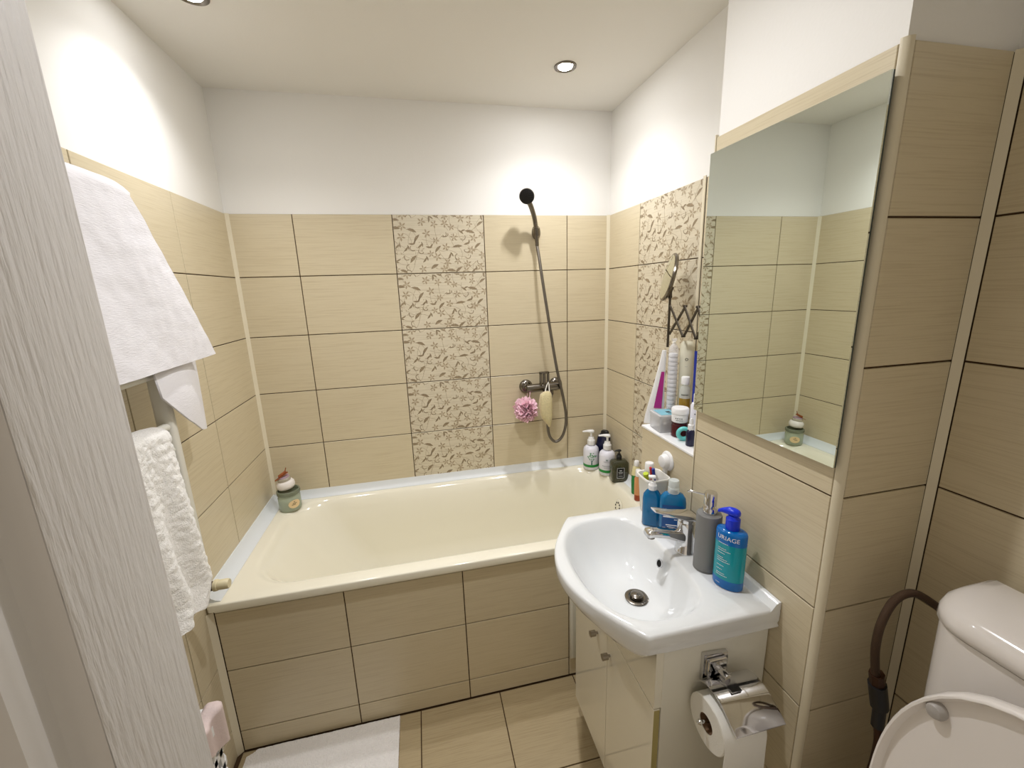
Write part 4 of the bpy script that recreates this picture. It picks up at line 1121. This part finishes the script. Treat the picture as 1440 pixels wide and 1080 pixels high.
# ------------------------------------------------------------------ things on the ledge
LZ = 1.050
LG = 'toiletries on the ledge'
def ell(rx, ry, z, n=24, cx=0, cy=0): return [(cx+rx*math.cos(2*PI*k/n), cy+ry*math.sin(2*PI*k/n), z) for k in range(n)]
def ledge_items():
    # clear box with a pale blue label
    t = thing('plastic_box', 'clear plastic box with a pale blue lid label at the ledge corner', 'box', (1.506, -.778, LZ), -.10, LG)
    def bx(s, z): return rrect(-.034*s, .034*s, -.040*s, .040*s, .006, z, 3)
    MB().loft([bx(.92, 0), bx(.96, .003), bx(1, .048), bx(1.03, .050), bx(1.03, .058), bx(.98, .060)]).build('body', M['box_clear'], t, 40)
    MB().box(-.026, .030, -.032, .030, .0602, .0612).build('label', M['box_label'], t)
    MB().box(.004, .018, -.010, .004, .0612, .0616).box(.004, .018, -.022, -.016, .0612, .0616).build('label_print', M['ink'], t)
    # magenta and white tube
    t = thing('cream_tube', 'white tapering tube with a magenta front standing at the back of the ledge', 'tube', (1.520, -.726, LZ), face_cam(1.52, -.726, .2), LG)
    t.location = (1.518, -.7225, LZ)
    t.rotation_euler = (0, 0, face_cam(1.52, -.726, 0))
    R = [ell(.034, .003, 0, 24, -.014), ell(.032, .006, .03, 24, -.012), ell(.018, .009, .14, 24, -.002), ell(.009, .008, .235, 24, .008), ell(.007, .007, .262, 24, .010)]
    MB().loft(R).build('tube', M['white_plastic'], t, 50)
    m = MB(); a = [(-.012, .065), (.020, .065), (.026, .065)]
    m.add([(-.016, -.0100, .060), (.010, -.0094, .060), (.014, -.0100, .190), (.004, -.0100, .190)], [[0, 1, 2, 3]])
    m.build('magenta_print', M['magenta'], t)
    # cotton pads in a clear sleeve
    t = thing('cotton_pad_sleeve', 'tall clear sleeve of stacked white cotton pads on the ledge', 'cotton pads', (1.5515, -.744, LZ), 0, LG)
    for k in range(17): MB().lathe([(.013, 0), (.0145, .003), (.0145, .009), (.013, .012)], 18, (0, 0, .004+k*.0148)).build('cotton_pad', M['cotton'], t, 40)
    MB().lathe([(.0160, 0), (.0165, .002), (.0165, .262), (.014, .275), (.006, .285), (.004, .289), (.010, .302), (.0095, .302), (.0035, .289), (.0055, .285), (.0135, .275), (.0160, .262), (.0160, .002)], 24, cap=False).build('sleeve', M['sleeve'], t, 50)
    MB().lathe([(.004, .285), (.006, .287), (.006, .291), (.004, .293)], 12).build('drawstring', M['rope'], t)
    # tall cream tube
    t = thing('lotion_tube', 'tall cream coloured bottle with a black letter on the ledge', 'bottle', (1.597, -.752, LZ), face_cam(1.597, -.752), LG)
    MB().lathe([(.021, 0), (.0235, .003), (.0235, .27), (.021, .285), (.015, .292), (.001, .293)], 28).build('body', M['cream_tube'], t, 50)
    wrap(text_mb('o', .020), .0235, .235, off=.0006, ).build('lettering', M['ink'], t)
    wrap(text_mb('...', .012), .0235, .212, off=.0006, ).build('print', M['grey_print'], t)
    # glass bottle with amber liquid
    t = thing('oil_bottle', 'clear glass bottle with amber liquid and a white cap on the ledge', 'bottle', (1.562, -.803, LZ), face_cam(1.562, -.803), LG)
    MB().lathe([(.016, 0), (.0175, .002), (.0175, .112)], 24).build('liquid', M['amber'], t, 50)
    MB().lathe([(.0178, .1122), (.0178, .135), (.014, .148), (.009, .154), (.009, .160)], 24).build('glass', M['glass'], t, 50)
    MB().lathe([(.0130, .158), (.0135, .160), (.0135, .180), (.012, .183), (.001, .183)], 24).build('cap', M['white_plastic'], t, 40)
    k = MB()
    for i in range(7): k.add([(-.011+i*.0032, -.0015, 0), (-.0088+i*.0032, -.0015, 0), (-.0088+i*.0032, .0025, 0), (-.011+i*.0032, .0025, 0)], [[0, 1, 2, 3]])
    wrap(k, .0178, .124).build('label_print', M['ink'], t)
    # dark red jar and the white jar on it
    t = thing('cosmetic_jar', 'dark red cosmetic jar under the white cream jar', 'jar', (1.516, -.850, LZ), 0, LG)
    MB().lathe([(.022, 0), (.025, .003), (.025, .036), (.0235, .040)], 28).build('body', M['dark_red'], t, 40)
    MB().lathe([(.0235, .0402), (.0240, .042), (.0240, .047), (.022, .048)], 28).build('lid', M['dark_red'], t, 40)
    t = thing('cream_jar', 'white cream jar with black print stacked on the dark red jar', 'jar', (1.516, -.850, LZ+.0485), face_cam(1.516, -.85), LG)
    MB().lathe([(.022, 0), (.0245, .002), (.0255, .026), (.0245, .028)], 32).build('body', M['white_plastic'], t, 40)
    MB().lathe([(.0258, .0282), (.0268, .029), (.0265, .044), (.024, .047), (.001, .0475)], 32).build('lid', M['white_plastic'], t, 40)
    k = MB()
    for i in range(4): k.add([(-.012+i*.006+.0018*math.cos(q*PI/4), .001+.0018*math.sin(q*PI/4), 0) for q in range(8)], [list(range(8))])
    for i in range(6): k.add([(-.011+i*.0036, -.006, 0), (-.0085+i*.0036, -.006, 0), (-.0085+i*.0036, -.0045, 0), (-.011+i*.0036, -.0045, 0)], [[0, 1, 2, 3]])
    wrap(k, .0250, .015, off=.0008).build('label_print', M['ink'], t)
    # aqua ring
    o = MB(); R = []; n = 28
    for i in range(n+1):
        a = 2*PI*i/n; ca, sa = math.cos(a), math.sin(a)
        R.append([((.0165+.0065*math.cos(b))*ca, .0080*math.sin(b), .0231+(.0165+.0065*math.cos(b))*sa) for b in [2*PI*q/12 for q in range(12)]])
    o.loft(R, False, False); o = o.build('hair_ring', M['aqua'], None, 60)
    o.location = (1.503, -.893, LZ); o.rotation_euler = (0, 0, face_cam(1.503, -.893, .25)); tag(o, 'aqua plastic ring leaning by the dark red jar', 'ring', LG)
    # droppers
    t = thing('dropper_bottle', 'small navy dropper bottle with a white top at the front of the ledge', 'bottle', (1.497, -.934, LZ), 0, LG)
    MB().lathe([(.0115, 0), (.013, .002), (.013, .042), (.010, .048), (.007, .051)], 24).build('body', M['navy'], t, 40)
    MB().lathe([(.0085, .051), (.009, .053), (.009, .066), (.0055, .068), (.0055, .080), (.003, .086), (.001, .087)], 20).build('dropper_top', M['white_plastic'], t, 40)
    t = thing('serum_bottle', 'slim white bottle with a white cap behind the navy dropper bottle', 'bottle', (1.543, -.890, LZ), face_cam(1.543, -.89), LG)
    MB().lathe([(.0145, 0), (.016, .002), (.016, .110), (.013, .118), (.008, .120)], 24).build('body', M['bottle_white'], t, 40)
    MB().lathe([(.0085, .120), (.009, .122), (.009, .145), (.008, .148), (.001, .148)], 20).build('cap', M['white_plastic'], t, 40)
    k = MB(); k.add([(-.002+.002*math.cos(q*PI/4), .002*math.sin(q*PI/4), 0) for q in range(8)], [list(range(8))])
    for i in range(4): k.add([(.002+i*.0024, -.0006, 0), (.0036+i*.0024, -.0006, 0), (.0036+i*.0024, .0006, 0), (.002+i*.0024, .0006, 0)], [[0, 1, 2, 3]])
    wrap(k, .016, .086).build('label_print', M['ink'], t)
    t = thing('paste_tube', 'blue and white tube standing behind the slim white bottle on the ledge', 'tube', (1.580, -.848, LZ), face_cam(1.580, -.848), LG)
    MB().lathe([(.012, 0), (.013, .002), (.013, .024), (.011, .026)], 20).build('cap', M['white_plastic'], t, 40)
    MB().loft([ell(.018, .015, .026), ell(.0185, .013, .10)]).build('lower_tube', M['bottle_white'], t, 50)
    MB().loft([ell(.0186, .013, .1002), ell(.019, .009, .20), ell(.020, .0025, .272)]).build('upper_tube', M['blue'], t, 50)
ledge_items()
def scissor_mirror():
    t = thing('scissor_arm_mirror', 'round magnifying mirror on a folding scissor arm above the ledge', 'shaving mirror', (1.556, YB, 1.41))
    def rel(mb): mb.v = [(v[0]-1.556, v[1]-YB, v[2]-1.41) for v in mb.v]; return mb
    X = 1.556
    rel(MB().box(X-.020, X+.020, YB+.0005, YB+.008, 1.33, 1.49, .002)).build('wall_plate', M['dull_chrome'], t)
    ys = [YB+.012, -.910, -.850, -.785, -.705]
    zc = 1.412
    for k in range(len(ys)-1):
        for s in (1, -1):
            a = (X+s*.002, ys[k], zc+s*.048); b = (X+s*.002, ys[k+1], zc-s*.048)
            rel(MB().tube([a, b], .0058, 6, flat=.45)).build('arm_link', M['dark_metal'], t)
    for y in ys[1:-1]:
        rel(MB().tube([(X-.006, y, zc+.048), (X+.006, y, zc+.048)], .004, 8).tube([(X-.006, y, zc-.048), (X+.006, y, zc-.048)], .004, 8)).build('pivot', M['dark_metal'], t)
    rel(MB().tube([(X, -.700, 1.318), (X, -.700, 1.490)], .0042, 10)).build('rod', M['dark_metal'], t, 40)
    # mirror head, seen edge on
    nrm = Vector((-.90, .36, .22)).normalized()
    q = nrm.to_track_quat('Z', 'Y').to_matrix().to_4x4(); mt = Matrix.Translation((X+.006, -.676, 1.553)) @ q
    rel(MB().lathe([(.070, -.008), (.078, -.007), (.081, 0), (.079, .004), (.074, .005)], 40).xf(mt)).build('mirror_rim', M['dull_chrome'], t, 40)
    rel(MB().lathe([(.001, .0054), (.0735, .0052)], 40, cap=False).xf(mt)).build('mirror_glass', M['mirror'], t)
    rel(MB().tube([(X, -.700, 1.485), (X+.004, -.692, 1.505), (X+.012, -.690, 1.520)], .007, 10)).build('joint', M['dark_metal'], t, 40)
scissor_mirror()
